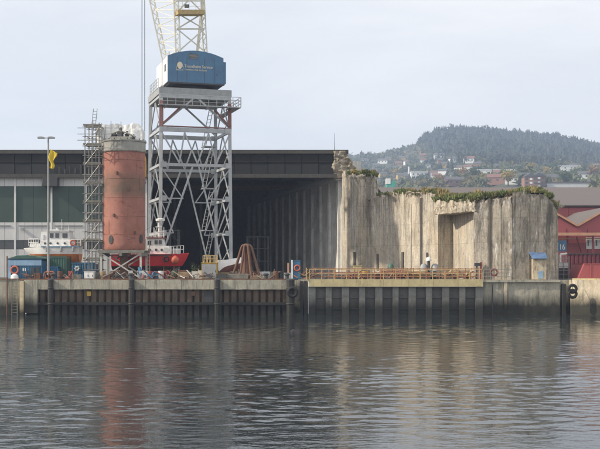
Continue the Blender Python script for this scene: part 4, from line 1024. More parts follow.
# top platform
def kbox(name, a0, a1, b0, b1, z0, z1, mat, par=None):
    return MB().bb(a0, a1, b0, b1, z0, z1).xf(KM).build(name, mat, par or crane)
kbox('ring_girder', -ha*1.04, ha*1.02, -hb*1.04, hb*1.02, ZTOP+0.005, ZTOP+0.75, M_tank)
kbox('walkway', -ha-0.3, ha+1.0, -hb-0.95, -hb-0.15, ZTOP-1.35, ZTOP-1.25, M_crane); kbox('walkway', ha+0.2, ha+1.0, -hb-0.14, hb+0.9, ZTOP-1.35, ZTOP-1.25, M_crane)
def krail(p, q, n): railing(crane, K(*p), K(*q), 1.1, n, M_crane, (1.0, 0.66, 0.33), 0.035)
krail((-ha-0.3, -hb-0.92, ZTOP-1.25), (ha+1.0, -hb-0.92, ZTOP-1.25), 10); krail((ha+0.97, -hb-0.9, ZTOP-1.25), (ha+0.97, hb+0.9, ZTOP-1.25), 8)
for a in (-3.6, -1.2, 1.2, 3.6): kbeam('walkway_bracket', (a, -hb*0.97, ZTOP-1.6), (a, -hb-0.9, ZTOP-1.4), 0.1)
m = MB(); m.lathe((CC.x, CC.y, ZTOP+0.755), [(2.9, 0), (2.9, 0.28), (2.5, 0.30), (2.5, 0.55)], 28); m.build('slewing_ring', M_darksteel, crane)
kbox('turntable', -3.0, 3.3, -3.1, 2.9, ZTOP+1.31, ZTOP+1.5, M_darksteel)
# machine house
zb = ZTOP+1.5; hs0, hs1 = -3.15, 3.35
def arch(a): return zb + 3.0 + 0.72*(1-((a-0.1)/3.3)**2)
hp = [(hs0, zb+0.005), (hs1, zb+0.005), (hs1, arch(hs1))] + [(a, arch(a)) for a in np.linspace(hs1-0.4, hs0+0.4, 12)] + [(hs0, arch(hs0))]
m = MB(); m.prism(hp, -3.4, -0.4).xf(KM); house_o = m.build('machine_house', M_blue, crane)
m = MB(); m.prism([(x*0.999-0.25, z-0.05 if z > zb+1 else z) for x, z in hp[:2]] + [(hs1-0.3, zb+2.7), (hs0-0.25, zb+2.7)], -0.39, 3.0).xf(KM); m.build('rear_cab', M_white, crane)
kbox('side_panel', hs0-0.07, hs0-0.004, -3.36, -0.4, zb+0.02, zb+2.95, M_white)
kbox('side_box', hs1+0.004, hs1+0.32, -3.3, -0.6, zb+0.1, zb+2.6, M_blue)
kbox('vent_grille', -0.75, 0.35, -3.43, -3.395, zb+2.75, zb+3.35, M_darksteel, house_o)
kbox('floor_beam', hs0-0.05, hs1+0.1, -3.46, -3.25, zb-0.16, zb+0.003, M_darksteel)
for b0 in (-2.4, -0.2): kbox('cab_window', hs0-0.12, hs0-0.073, b0, b0+0.8, zb+1.4, zb+2.2, M_glassd)
krail((hs0-1.1, -3.3, ZTOP+0.76), (hs0-1.1, 2.5, ZTOP+0.76), 5)
kbox('cab_platform', hs0-1.15, hs0-0.08, -3.35, 2.6, ZTOP+0.752, ZTOP+0.82, M_crane)
for a in (-2.1, -0.95, 1.1, 2.25): kbox('panel_seam', a-0.02, a+0.02, -3.408, -3.395, zb+0.05, zb+2.9, M_darksteel, house_o)
kbox('door', 2.45, 3.15, -3.43, -3.396, zb+0.1, zb+2.0, M_blue, house_o); kbox('door_handle', 2.52, 2.6, -3.46, -3.431, zb+1.0, zb+1.15, M_darksteel, house_o)
for k in range(5): kbox('louvre', -0.72, 0.32, -3.46, -3.432, zb+2.79+k*0.11, zb+2.84+k*0.11, M_tank, house_o)
kbox('roof_rail', -3.0, -2.95, -3.3, -0.5, zb+3.05, zb+3.5, M_crane, house_o)
# emblem and lettering
def text_mesh(body, size, M, mat, name, parent, ext=0.01, align='LEFT', xs=1.0):
    cu = bpy.data.curves.new('lettering', 'FONT'); cu.body = body; cu.size = size; cu.extrude = ext; cu.align_x = align; cu.resolution_u = 3
    ob = bpy.data.objects.new('lettering', cu); COL.objects.link(ob)
    dg = bpy.context.evaluated_depsgraph_get(); me = bpy.data.meshes.new_from_object(ob.evaluated_get(dg))
    bpy.data.objects.remove(ob); bpy.data.curves.remove(cu)
    loc = wloc(parent); me.transform(Matrix.Translation(-loc) @ M @ Matrix.Diagonal((xs, 1, 1, 1)))
    me.name = name; me.materials.clear(); me.materials.append(mat)
    o = bpy.data.objects.new(name, me); COL.objects.link(o); o.parent = parent; WLOC[o.name] = loc
    return o
RX90 = Matrix.Rotation(math.radians(90), 4, 'X')
def on_front(a, z, b=-3.412): return KM @ Matrix.Translation((a, b, z)) @ RX90
for words, size, a, z, xs in ((('Trondheim', 'Service'), 0.50, -1.25, 1.72, 0.86), (('Trondheim', 'Mek', 'Verksted'), 0.27, -1.25, 1.40, 0.92)):
    for wd in words:
        o = text_mesh(wd, size, on_front(a, zb+z), M_lettering, 'lettering', house_o, 0.01, 'LEFT', xs)
        a = max((EX.dot(v.co + wloc(house_o) - CC)) for v in o.data.vertices) + size*0.28
m = MB(); pts = [(0.33*math.cos(t)*(1.0 if math.sin(t) > -0.3 else 0.72), 0.42*math.sin(t)) for t in np.linspace(0, 2*math.pi, 24, endpoint=False)]
m.prism([(x-1.78, z+zb+1.92) for x, z in pts], -3.425, -3.402).xf(KM); m.build('emblem', M_lettering, house_o)
m = MB()
for s in (-1, 1): m.beam((-1.78+s*0.42, -3.41, zb+1.85), (-1.78+s*0.34, -3.41, zb+1.42), 0.03, 0.05)
m.beam((-2.2, -3.41, zb+1.40), (-1.36, -3.41, zb+1.40), 0.03, 0.06); m.xf(KM); m.build('emblem_frame', M_lettering, house_o)
# jib and A-frame (cream lattice)
def lat_leg(name, p, q, w, parent, mat=M_jib, n=18):   # a laced column: four angles and zig-zag lacing
    p, q = Vector(p), Vector(q); d = (q-p).normalized(); sx = d.cross(Vector((0,1,0))).normalized()*w/2; sy = d.cross(sx).normalized()*w/2
    m = MB()
    for (i, j) in ((-1,-1),(1,-1),(1,1),(-1,1)): m.beam(p+sx*i+sy*j, q+sx*i+sy*j, 0.11)
    for k in range(n):
        a, b = p.lerp(q, k/n), p.lerp(q, (k+1)/n); s = 1 if k % 2 else -1
        for (e, f_) in ((sx, sy), (sy, sx)):
            for t in (-1, 1): m.beam(a + e*s + f_*t, b - e*s + f_*t, 0.05)
    return m.build(name, mat, parent)
zj = ZP(56, 128)
def J(px, py, Y): return P(px, py, Y)
RLb, RLt = J(166, 66, 133.5), J(138.5, -62, 133.5)
RRb, RRt = J(196, 66, 134.5), J(209.5, -62, 134.5)
FLb, FLt = J(178.5, 66, 130), J(174, -62, 130)
FRb, FRt = J(206, 66, 131.5), J(199.5, -62, 131.5)
lat_leg('jib_chord', RLb, RLt, 0.55, crane, n=26)
lat_leg('a_frame_leg', FLb, FLt, 0.50, crane, n=26); lat_leg('a_frame_leg', FRb, FRt, 0.42, crane, n=26)
MB().beam(RRb, RRt, 0.34, 0.42).build('jib_chord', M_jib, crane)
N = 16
for k in range(N):
    a0, a1 = RLb.lerp(RLt, k/N), RLb.lerp(RLt, (k+1)/N); c0, c1 = FLb.lerp(FLt, k/N), FLb.lerp(FLt, (k+1)/N)
    MB().beam(a1, c1, 0.10).build('lacing_bar', M_jib, crane)
    MB().beam(a0 if k % 2 else c0, c1 if k % 2 else a1, 0.08).build('lacing_bar', M_jib, crane)
for k in range(0, N, 1):
    b0, b1 = RRb.lerp(RRt, k/N), RRb.lerp(RRt, (k+1)/N); e0, e1 = FRb.lerp(FRt, k/N), FRb.lerp(FRt, (k+1)/N)
    MB().beam(b1, e1, 0.08).build('lacing_bar', M_jib, crane)
    MB().beam(b0 if k % 2 else e0, e1 if k % 2 else b1, 0.06).build('lacing_bar', M_jib, crane)
def at(p, q, py, Y):
    f_ = (66-py)/128.0; return p.lerp(q, f_)
for (ya, yb) in ((52, 29), (29, 13), (13, -14), (-14, -40)):
    MB().beam(at(FLb,FLt,ya,0), at(FRb,FRt,yb,0), 0.16).build('cross_brace', M_jib, crane); MB().beam(at(FLb,FLt,yb,0), at(FRb,FRt,ya,0), 0.12).build('cross_brace', M_jib, crane)
for y_ in (29, 0, -40, -61): MB().beam(at(FLb,FLt,y_,0), at(FRb,FRt,y_,0), 0.16).build('cross_bar', M_jib, crane)
MB().beam(at(FLb,FLt,14,0)-Vector((0,0.5,0)), at(FRb,FRt,14,0)-Vector((0,0.5,0)), 1.3, 0.5).build('jib_platform', M_rail, crane)
for (a, b) in ((at(FLb,FLt,13,0)-Vector((0,1.1,0)), at(FRb,FRt,13,0)-Vector((0,1.1,0))),): railing(crane, a, b, 1.1, 4, M_jib, (1.0, 0.5), 0.03)
lamp = at(FLb,FLt,8,0).lerp(at(FRb,FRt,8,0), 0.42)
MB().box((lamp.x, lamp.y-0.9, lamp.z), (0.55, 0.3, 0.35)).build('work_lamp', M_darksteel, crane)
MB().box((RLb.x+1.6, 129, at(RLb,RLt,4,0).z), (1.1, 0.8, 0.35)).build('winch_box', M_darksteel, crane)
# jib head reaching forward over the column
tip = P(143.3, -95, 120); rp = (tip.x, 120.0)
for q in (RLt, FLt, RRt, FRt): MB().beam(q, tip+Vector((0.3, 0.3, 0)), 0.22).build('jib_head_bar', M_jib, crane)
MB().tube(tip-Vector((0.45,0,0)), tip+Vector((0.45,0,0)), 0.42, 18).build('head_sheave', M_darksteel, crane)
hz = ZP(155, 120)
for dx in (-0.15, 0.15): MB().tube((tip.x+dx, 120, hz-0.1), (tip.x+dx, 120, tip.z), 0.035, 6).build('hoist_rope', M_rope, crane)
hb_ = MB().lathe((tip.x+0.05, 120, ZP(178,120)), [(0.10,0),(0.26,0.15),(0.30,1.1),(0.26,2.1),(0.15,hz-ZP(178,120))], 12).build('hook_block', M_hook, crane)
m = MB(); c = Vector((tip.x+0.05, 120, ZP(178,120)-0.3)); m.path([c+Vector((0,0,0.35)), c, c+Vector((0.2,0,-0.2)), c+Vector((0.05,0,-0.42)), c+Vector((-0.2,0,-0.25))], 0.06); m.build('hook', M_darksteel, hb_)

# ------------------------------------------------------------------ red steel column on its frame
CX, CY = XP(124.2, 116.5), 116.5; R = 20.9*116.5/F; zc0, zc1 = ZP(250, CY), ZP(153, CY)
colo = thing('steel_column', 'big rust red steel column standing on a white braced frame', 'column', (CX, CY, GZ))
m = MB(); prof_ = [(R*0.97, 0)] + [(R*(1+0.004*math.sin(z*3)), 0.12+(zc1-zc0-0.12)*z/24) for z in range(25)]
m.lathe((CX, CY, zc0), prof_, 48); m.build('shell', M_redcol, colo, smooth='auto')
for zz in np.linspace(zc0+1.6, zc1-0.9, 5): MB().torus((CX, CY, float(zz)), R*1.003, 0.022, 'Z', 48, 5).build('weld_seam', M_redcol, colo)
for k in range(5):
    th = -2.2 + 0.55*(k % 2) + 0.35*k; pz = zc0+1.6+k*(zc1-zc0-2.5)/5
    MB().tube((CX+R*1.003*math.cos(th), CY+R*1.003*math.sin(th), pz), (CX+R*1.003*math.cos(th), CY+R*1.003*math.sin(th), pz+(zc1-zc0-2.5)/5), 0.022, 5).build('weld_seam', M_redcol, colo)
for (th, zz) in ((-1.9, 10.2), (-1.2, 12.9), (-1.75, 14.6), (-0.9, 8.4)):
    MB().box((CX+R*1.03*math.cos(th), CY+R*1.03*math.sin(th), zz), (0.22, 0.16, 0.30), th).build('lifting_lug', M_rust, colo)
M_capst = paint('bare grey steel', (0.36, 0.35, 0.31), 0.25, 0.2, 0.6, 0, 0.5, 1.5)
m = MB(); hcap = ZP(141.5, CY)-zc1; m.lathe((CX, CY, zc1+0.003), [(R*1.04,0),(R*1.06,0.12),(R*1.02,0.16),(R*1.02,hcap-0.2),(R*1.06,hcap-0.15),(R*1.06,hcap),(R*0.6,hcap+0.06)], 40); m.build('end_ring', M_capst, colo, smooth='auto')
for k in range(20):
    t = 2*math.pi*k/20; MB().tube((CX+R*1.0*math.cos(t), CY+R*1.0*math.sin(t), zc1+hcap), (CX+R*1.0*math.cos(t), CY+R*1.0*math.sin(t), zc1+hcap+0.16), 0.05, 6).build('stud', M_darksteel, colo)
for (px, py) in ((111.3, 239.5), (140, 238.5)):
    s = (XP(px, CY-R*0.8)-CX)/R; th = -math.acos(max(-1, min(1, s))); pc = Vector((CX+R*math.cos(th), CY+R*math.sin(th), ZP(py, CY-R)))
    mm = MB(); nrm = Vector((math.cos(th), math.sin(th), 0)); tn = Vector((-math.sin(th), math.cos(th), 0))
    ring = [(0.26*math.cos(t)*(1), 0.46*math.sin(t)) for t in np.linspace(0, 2*math.pi, 20, endpoint=False)]
    mm.loft([[pc + tn*a + Vector((0,0,b)) - nrm*0.1 for a, b in ring], [pc + tn*a + Vector((0,0,b)) + nrm*0.06 for a, b in ring]]); mm.build('manhole', M_darksteel, colo)
zt = zc1+hcap+0.06                       # machinery on the top
MB().box((CX-0.3, CY-0.2, zt+0.18), (2.2, 1.6, 0.35)).build('top_plate', M_capst, colo)
for (dx, dy, r, h) in ((-0.9,-0.4,0.22,0.7), (-0.3,-0.5,0.3,1.15), (0.35,-0.3,0.2,0.8), (1.0,0.1,0.16,0.5), (-1.3,0.2,0.15,0.55)):
    MB().lathe((CX+dx, CY+dy, zt+0.2), [(r,0),(r,h*0.4),(r*1.3,h*0.45),(r*1.3,h*0.6),(r*0.6,h*0.65),(r*0.5,h)], 12).build('valve', M_darksteel, colo)
m = MB(); m.path([(CX-1.3,CY-0.6,zt+0.7),(CX-0.5,CY-0.7,zt+0.95),(CX+0.3,CY-0.6,zt+0.8),(CX+1.2,CY-0.5,zt+0.4)], 0.09, 8); m.build('pipe', M_capst, colo)
# frame
zf = zc0-0.02; fw = XP(147.5, CY)-XP(102, CY); fa = CX - fw/2; fb2 = CX + fw/2
M_frame = paint('off-white frame paint', (0.58, 0.57, 0.52), 0.2, 0.25, 0.55, 0, 0.3, 2, (0.28, 0.16, 0.09))
for yy in (CY-R*0.95, CY+R*0.95):
    MB().bb(fa, fb2, yy-0.14, yy+0.14, zf-0.32, zf).build('frame_beam', M_woodg, colo)
    for xx in (fa+0.35, fb2-0.35): MB().bb(xx-0.10, xx+0.10, yy-0.1, yy+0.1, GZ, zf-0.325).build('frame_leg', M_frame, colo)
    for (u, v) in ((fa+0.4, fb2-0.4), (fb2-0.4, fa+0.4)): MB().beam((u, yy-0.02 if u < v else yy+0.14, zf-0.4), (v, yy-0.02 if u < v else yy+0.14, GZ+0.15), 0.13).build('frame_brace', M_frame, colo)
for xx in (fa+0.35, CX, fb2-0.35): MB().bb(xx-0.13, xx+0.13, CY-R*0.95-0.3, CY+R*0.95+0.3, zf-0.64, zf-0.33).build('cross_beam', M_woodg, colo)
MB().bb(CX-0.35, CX+0.35, CY-0.6, CY+0.6, GZ, zf-0.645).build('centre_block', M_rust, colo)
# white sheeting tent behind the top
def tarp(u, v, w):
    x = XP(97.5, 118.5) + (XP(143.4, 118.5)-XP(97.5, 118.5))*u; y = 117.6 + 2.2*w - 0.5*math.sin(u*9)*0.2
    zt_ = ZP(124.5, 118.5) - 0.12*abs(math.sin(u*7.0+0.6)) + 0.06*math.sin(u*17) - 0.5*max(0, u-0.93)/0.07; z = ZP(149, 118.5)*(1-v) + zt_*v
    p = (x, y, z); k = 0.03*math.sin(u*31+v*4+2*math.sin(u*9)); return (x + 0.05*fb(p, 1.3, 2), y + k - 0.16*abs(fb(p, 0.9, 12)), z - 0.05*abs(fb(p, 1.7, 22)))
t = thing('white_tarpaulin', 'crumpled white sheeting draped behind the top of the red column', 'tarpaulin', (CX, 118.5, ZP(149, 118.5)))
MB().lattice(90, 26, 12, tarp).build('sheet', M_whitetarp, t, smooth='auto')
for px in (104, 117, 131): MB().tube((XP(px,117.4), 117.35, ZP(148,117.4)), (XP(px+1.5,117.4), 117.4, ZP(125.5,117.4)), 0.02, 5).build('lashing_rope', M_rope, t)

# scaffold tower beside it
sc_ = thing('scaffold_tower', 'tall tube scaffold tower clamped to the left side of the red column', 'scaffold', (XP(95, CY), CY, GZ))
sx0, sx1 = XP(87, CY), XP(101, CY); zs = ZP(126, CY)
for yy in (CY-1.1, CY+1.1):
    for xx, zz in ((sx0, zs), ((sx0+sx1)/2, ZP(124, CY)), (sx1, zs+0.2)):
        MB().tube((xx, yy, GZ), (xx, yy, zz), 0.05, 6).build('standard', M_galv, sc_)
        MB().bb(xx-0.12, xx+0.12, yy-0.12, yy+0.12, GZ-0.01, GZ+0.03).build('base_plate', M_woodg, sc_)
k = 0; z = GZ+1.0
while z < zs-0.2:
    for yy in (CY-1.1, CY+1.1): MB().tube((sx0-0.25, yy-0.06, z), (sx1+0.35, yy-0.06, z), 0.042, 6).build('ledger', M_galv, sc_)
    for xx in (sx0, sx1): MB().tube((xx+0.06, CY-1.3, z+0.06), (xx+0.06, CY+1.3, z+0.06), 0.042, 6).build('transom', M_galv, sc_)
    if k % 2 == 1:
        for j in range(4): MB().bb(sx0-0.15, sx1+0.15, CY-0.9+j*0.47, CY-0.9+j*0.47+0.4, z+0.11, z+0.16).build('board', M_woodg, sc_)
        MB().bb(sx0-0.2, sx1+0.2, CY-1.17, CY-1.13, z+0.12, z+0.3).build('toe_board', M_woodg, sc_)
        MB().tube((sx0, CY-1.17, z), (sx1, CY-1.17, z+1.95 if z+1.95 < zs else zs), 0.026, 6).build('diagonal', M_galv, sc_)
        a, b = (sx0+0.3, sx0+0.7)
        for xx in (a, b): MB().tube((xx, CY+0.9, z+0.1), (xx+0.35, CY+0.2, z+2.1), 0.03, 6).build('ladder_rail', M_galv, sc_)
        for i in range(6): MB().tube((a+0.06*i, CY+0.9-0.12*i, z+0.3+0.3*i), (b+0.06*i, CY+0.9-0.12*i, z+0.3+0.3*i), 0.02, 5).build('ladder_rung', M_galv, sc_)
    z += 1.0; k += 1
for zz in (ZP(143, CY), ZP(137, CY), ZP(131, CY)):     # guard rails wrapped round the column head
    MB().tube((sx0-0.5, CY-R-0.35, zz), (XP(124, CY), CY-R-0.35, zz), 0.035, 6).build('guard_rail', M_galv, sc_)
for px in (93, 101.5, 111, 121):
    MB().tube((XP(px, CY-R-0.35), CY-R-0.35, ZP(152, CY)), (XP(px, CY-R-0.35), CY-R-0.35, ZP(124+(px % 3), CY)), 0.035, 6).build('guard_post', M_galv, sc_)
for px in (93, 101.5): MB().tube((XP(px, CY-R-0.35), CY-R-0.35, ZP(151, CY)), (XP(px, CY), CY-1.1, ZP(150, CY)), 0.04, 6).build('outrigger', M_galv, sc_)
MB().tube((XP(93, CY-R-0.35), CY-R-0.35, ZP(150.5, CY)), (XP(122, CY-R-0.35), CY-R-0.35, ZP(150.5, CY)), 0.04, 6).build('outrigger', M_galv, sc_)

# ------------------------------------------------------------------ lamp post with flag
lx, ly = XP(48.3, 111.8), 111.8
t = thing('lamp_post', 'tall grey quay lamp post with a yellow flag', 'lamp post', (lx, ly, GZ))
MB().tube((lx, ly, GZ), (lx, ly, ZP(138, ly)), 0.135, 10, 0.08).build('pole', M_tank, t, smooth='auto')
MB().tube((lx, ly, GZ), (lx, ly, GZ+0.5), 0.24, 10).build('base', M_darksteel, t)
MB().tube((lx-0.7, ly, ZP(138, ly)), (lx+0.5, ly, ZP(138, ly)), 0.05, 8).build('cross_arm', M_tank, t)
for dx in (-0.75, 0.3):
    m = MB(); m.prism([(lx+dx-0.32, ZP(138.6,ly)), (lx+dx+0.32, ZP(138.6,ly)), (lx+dx+0.36, ZP(137.4,ly)), (lx+dx+0.1, ZP(136.6,ly)), (lx+dx-0.3, ZP(137,ly))], ly-0.2, ly+0.2); m.build('lamp_head', M_tank, t)
def flagf(u, v, w):
    x = lx+0.13 + 0.75*u*(1-0.55*(1-v)); z = ZP(149, ly) - 1.95*(1-v) - 0.55*u*(v*0.6+0.2)
    return (x + 0.10*math.sin(v*9), ly - 0.1 + 0.16*math.sin(u*7+v*6) + 0.02*w, z)
MB().lattice(16, 22, 1, flagf).build('flag', M_flag, t, smooth=True)

# ------------------------------------------------------------------ boats
def hull_rings(x0, x1, y, beam, zk, zw, zs, bow=1, n=16, part='top', sheer=0.5, flare=1.15):
    rings = []
    for i in range(n+1):
        s = i/n; q = s if bow > 0 else 1-s
        hbm = beam/2 * (0.80 + 0.20*math.sin(min(1, q/0.45)*math.pi/2)) * (1.0 if q < 0.55 else max(0.03, 1-((q-0.55)/0.45)**2.2))
        xx = x0 + (x1-x0)*s
        rake = 0.10*(x1-x0)*max(0, (q-0.55)/0.45)**2*bow
        zs_ = zs + sheer*max(0, (q-0.3)/0.7)**2
        zk_ = zk + (zw-zk)*0.85*max(0, (q-0.7)/0.3)**2
        if part == 'top':
            r = [(xx, -hbm*0.97, zw), (xx+rake*0.6, -hbm*(1+(flare-1)*0.5), (zw+zs_)/2), (xx+rake, -hbm*flare, zs_), (xx+rake, 0, zs_+0.04), (xx+rake, hbm*flare, zs_), (xx+rake*0.6, hbm*(1+(flare-1)*0.5), (zw+zs_)/2), (xx, hbm*0.97, zw), (xx, 0, zw)]
        else:
            r = [(xx, -hbm*0.965, zw-0.004), (xx, 0, zw-0.003), (xx, hbm*0.965, zw-0.004), (xx-rake*0.2, hbm*0.72, zw*0.45+zk_*0.55), (xx-rake*0.4, 0.06, zk_), (xx-rake*0.4, -0.06, zk_), (xx-rake*0.2, -hbm*0.72, zw*0.45+zk_*0.55)]
        rings.append([(a, y+b, c) for a, b, c in r])
    return rings
# red workboat
BY = 122.0; bx0, bx1 = XP(113, BY), XP(182, BY)
bt = thing('red_workboat', 'red and white workboat propped ashore behind the red column', 'boat', ((bx0+bx1)/2, BY, GZ))
zk, zw, zsr = ZP(270.5, BY), ZP(266, BY), ZP(254.5, BY)
m = MB(); m.loft(hull_rings(bx0, bx1, BY, 2.9, zk, zw, zsr, 1, 18, 'top', 0.12, 1.12)); hl = m.build('hull', M_redboat, bt, smooth='auto')
m = MB(); m.loft(hull_rings(bx0, bx1, BY, 2.9, zk, zw, zsr, 1, 18, 'low')); m.build('hull_bottom', M_antif, bt, smooth='auto')
MB().bb(bx0+0.1, XP(174, BY), BY-1.68, BY-1.60, zsr-0.14, zsr-0.02).build('rubbing_strip', M_rubber, hl)
def boxr(name, x0, x1, y0, y1, z0, z1, mat, par, tap=0.06):
    dx = (x1-x0)*tap; dy = (y1-y0)*tap
    return MB().hexa([(x0,y0,z0),(x1,y0,z0),(x1,y1,z0),(x0,y1,z0),(x0+dx,y0+dy,z1),(x1-dx,y0+dy,z1),(x1-dx,y1-dy,z1),(x0+dx,y1-dy,z1)]).build(name, mat, par)
wz = ZP(238.5, BY)
boxr('deckhouse', XP(147.5, BY), XP(171, BY), BY-1.15, BY+1.15, zsr+0.03, ZP(246, BY), M_white, bt, 0.03)
wh = boxr('wheelhouse', XP(148.5, BY), XP(164.5, BY), BY-1.05, BY+1.05, ZP(246.05, BY), wz, M_white, bt, 0.05)
MB().bb(XP(147.5,BY), XP(165.5,BY), BY-1.15, BY+1.15, wz+0.003, wz+0.09).build('roof', M_redp, bt)
for (a, b, c, d) in ((149.5,152.5,245,241), (156,159,244,240.5), (160,163,244,240.5)): MB().bb(XP(a,BY), XP(b,BY), BY-1.12, BY-0.9, ZP(c,BY), ZP(d,BY)).build('window', M_glassd, wh)
MB().bb(XP(165.2,BY), XP(168,BY), BY-1.18, BY-1.1, ZP(252.5,BY), ZP(247.5,BY)).build('hatch', M_clad2, bt)
MB().tube((XP(159,BY), BY, wz), (XP(159,BY), BY, ZP(219,BY)), 0.14, 8, 0.10).build('mast', M_white, bt)
for (py, w) in ((232, 5), (236, 6), (227, 3.5)): MB().tube((XP(159-w,BY), BY-0.1, ZP(py,BY)), (XP(159+w,BY), BY-0.1, ZP(py,BY)), 0.04, 6).build('mast_yard', M_white, bt)
for a in (154, 164): MB().tube((XP(a,BY), BY-0.1, wz), (XP(a,BY), BY-0.1, ZP(227,BY)), 0.03, 6).build('mast_stay', M_white, bt)
MB().lathe((XP(160.5,BY), BY-0.2, ZP(221,BY)), [(0.5,0),(0.5,0.22),(0.2,0.3)], 14).build('radar_dome', M_white, bt)
railing(bt, (XP(172,BY), BY-1.5, zsr+0.02), (XP(184,BY), BY-0.4, zsr+0.14), 0.85, 4, M_white, (1.0, 0.5), 0.03)
railing(bt, (XP(118,BY), BY-1.4, zsr+0.02), (XP(145,BY), BY-1.4, zsr+0.02), 0.9, 7, M_white, (1.0, 0.5), 0.03)
MB().box((XP(177, BY), BY-0.3, zsr+0.35), (0.8, 0.9, 0.6)).build('anchor_winch', M_clad2, bt)
MB().lathe((XP(177,BY), BY-1.78, ZP(264.3,BY)), [(0.05,0),(0.26,0.08),(0.40,0.3),(0.42,0.45),(0.36,0.68),(0.2,0.84),(0.06,0.95)], 16).build('ball_fender', M_orangep, bt, smooth=True)
MB().box((XP(126,BY), BY-0.4, zsr+0.42), (1.3, 1.2, 0.8)).build('deck_locker', M_redp, bt); MB().box((XP(138,BY), BY-0.3, zsr+0.32), (0.9, 1.0, 0.6)).build('raft_canister', M_white, bt)
for px in (120, 135, 150, 165, 175):
    MB().bb(XP(px-1.5,BY), XP(px+1.5,BY), BY-0.5, BY+0.5, GZ, zk+0.25).build('keel_block', M_woodg, bt)
    for s in (-1, 1): MB().beam((XP(px,BY), BY+s*1.5, GZ), (XP(px,BY), BY+s*1.1, zw-0.05), 0.1).build('prop', M_rust, bt)
for a, b_ in ((150, 222), (153.5, 228), (167, 233)): MB().tube((XP(a,BY), BY+0.4, wz+0.09), (XP(a,BY)+0.05, BY+0.4, ZP(b_,BY)), 0.02, 5).build('whip_aerial', M_white, bt)
MB().tube((XP(159,BY), BY, ZP(222,BY)), (XP(183,BY), BY-0.3, zsr+0.9), 0.014, 5).build('forestay', M_rope, bt); MB().tube((XP(159,BY), BY, ZP(222,BY)), (XP(116,BY), BY-0.3, zsr+0.7), 0.014, 5).build('backstay', M_rope, bt)
for px in (151, 157.5, 163): MB().tube((XP(px,BY), BY-1.19, ZP(250,BY)), (XP(px,BY), BY-1.12, ZP(250,BY)), 0.14, 12).build('porthole', M_glassd, bt)
for px in (148.9, 155.4, 159.5, 164): MB().bb(XP(px,BY)-0.03, XP(px,BY)+0.03, BY-1.14, BY-1.0, ZP(245,BY), ZP(240,BY)).build('window_post', M_clad2, wh)
for px in (122, 132, 168): MB().torus((XP(px,BY), BY-1.72, ZP(259,BY)), 0.26, 0.1, 'Y', 14, 6).build('tyre_fender', M_rubber, bt, smooth=True)
railing(bt, (XP(149,BY), BY-1.0, wz+0.09), (XP(164.5,BY), BY-1.0, wz+0.09), 0.45, 4, M_white, (1.0,), 0.02)
# white boat with orange bottom
WY = 127.0; wx0, wx1 = XP(29, WY), XP(84, WY)
wb = thing('white_boat', 'white cabin boat with orange lower hull ashore behind the containers', 'boat', ((wx0+wx1)/2, WY, GZ))
zk, zw, zsr = ZP(264, WY), ZP(254, WY), ZP(246, WY)
m = MB(); m.loft(hull_rings(wx0, wx1-0.4, WY, 2.8, zk, zw, zsr, -1, 18, 'top', -0.3, 1.05)); m.build('hull', M_white, wb, smooth='auto')
m = MB(); m.loft(hull_rings(wx0, wx1-0.4, WY, 2.8, zk, zw, zsr, -1, 18, 'low')); m.build('hull_bottom', M_orange, wb, smooth='auto')
boxr('deckhouse', XP(42, WY), XP(73, WY), WY-1.2, WY+1.2, zsr-0.05, ZP(241, WY), M_white, wb, 0.02)
wh = boxr('wheelhouse', XP(42.5, WY), XP(72, WY), WY-1.12, WY+1.12, ZP(241.05, WY), ZP(232, WY), M_white, wb, 0.03)
MB().bb(XP(49,WY), XP(71.5,WY), WY-1.2, WY+1.2, ZP(232,WY)+0.004, ZP(231,WY)+0.03).build('roof', M_clad2, wb)
for a in (52, 57.5, 64.5): MB().bb(XP(a,WY), XP(a+(3.6 if a < 60 else 5),WY), WY-1.16, WY-0.95, ZP(238,WY), ZP(233.6,WY)).build('window', M_glassd, wh)
MB().bb(XP(45,WY), XP(46.5,WY), WY-1.16, WY-1.0, ZP(240,WY), ZP(235,WY)).build('door', M_clad2, wh)
MB().tube((XP(57,WY), WY, ZP(231,WY)), (XP(57,WY), WY, ZP(228,WY)), 0.05, 6).build('mast', M_white, wb)
MB().torus((XP(75.5,WY), WY-1.45, ZP(243,WY)), 0.28, 0.08, 'Y').build('lifebuoy', M_orangep, wb, smooth=True)
MB().bb(XP(79,WY), XP(83.5,WY), WY-0.9, WY+0.6, zsr, ZP(240,WY)).build('engine_box', M_woodg, wb)
railing(wb, (XP(30,WY), WY-0.6, zsr), (XP(41,WY), WY-1.35, zsr), 0.8, 4, M_white, (1.0, 0.5), 0.03); railing(wb, (XP(73,WY), WY-1.4, zsr), (XP(83,WY), WY-1.4, zsr), 0.7, 3, M_white, (1.0, 0.5), 0.03)
boxr('foredeck_locker', XP(31,WY), XP(39.5,WY), WY-0.7, WY+0.7, zsr-0.1, ZP(243.5,WY), M_white, wb, 0.05)
for px in (38, 52, 66, 79):
    MB().bb(XP(px-1.5,WY), XP(px+1.5,WY), WY-0.5, WY+0.5, GZ, zk+0.3).build('keel_block', M_woodg, wb)
    for s in (-1, 1): MB().beam((XP(px,WY), WY+s*1.5, GZ), (XP(px,WY), WY+s*1.0, zw-0.1), 0.1).build('prop', M_rust, wb)
for a, b_ in ((50, 222), (61, 219), (68, 225)): MB().tube((XP(a,WY), WY+0.3, ZP(231.5,WY)), (XP(a,WY)+0.04, WY+0.3, ZP(b_,WY)), 0.02, 5).build('whip_aerial', M_white, wb)
MB().bb(XP(52,WY), XP(60,WY), WY-0.5, WY+0.5, ZP(231,WY)+0.032, ZP(229.6,WY)).build('roof_locker', M_clad2, wb)
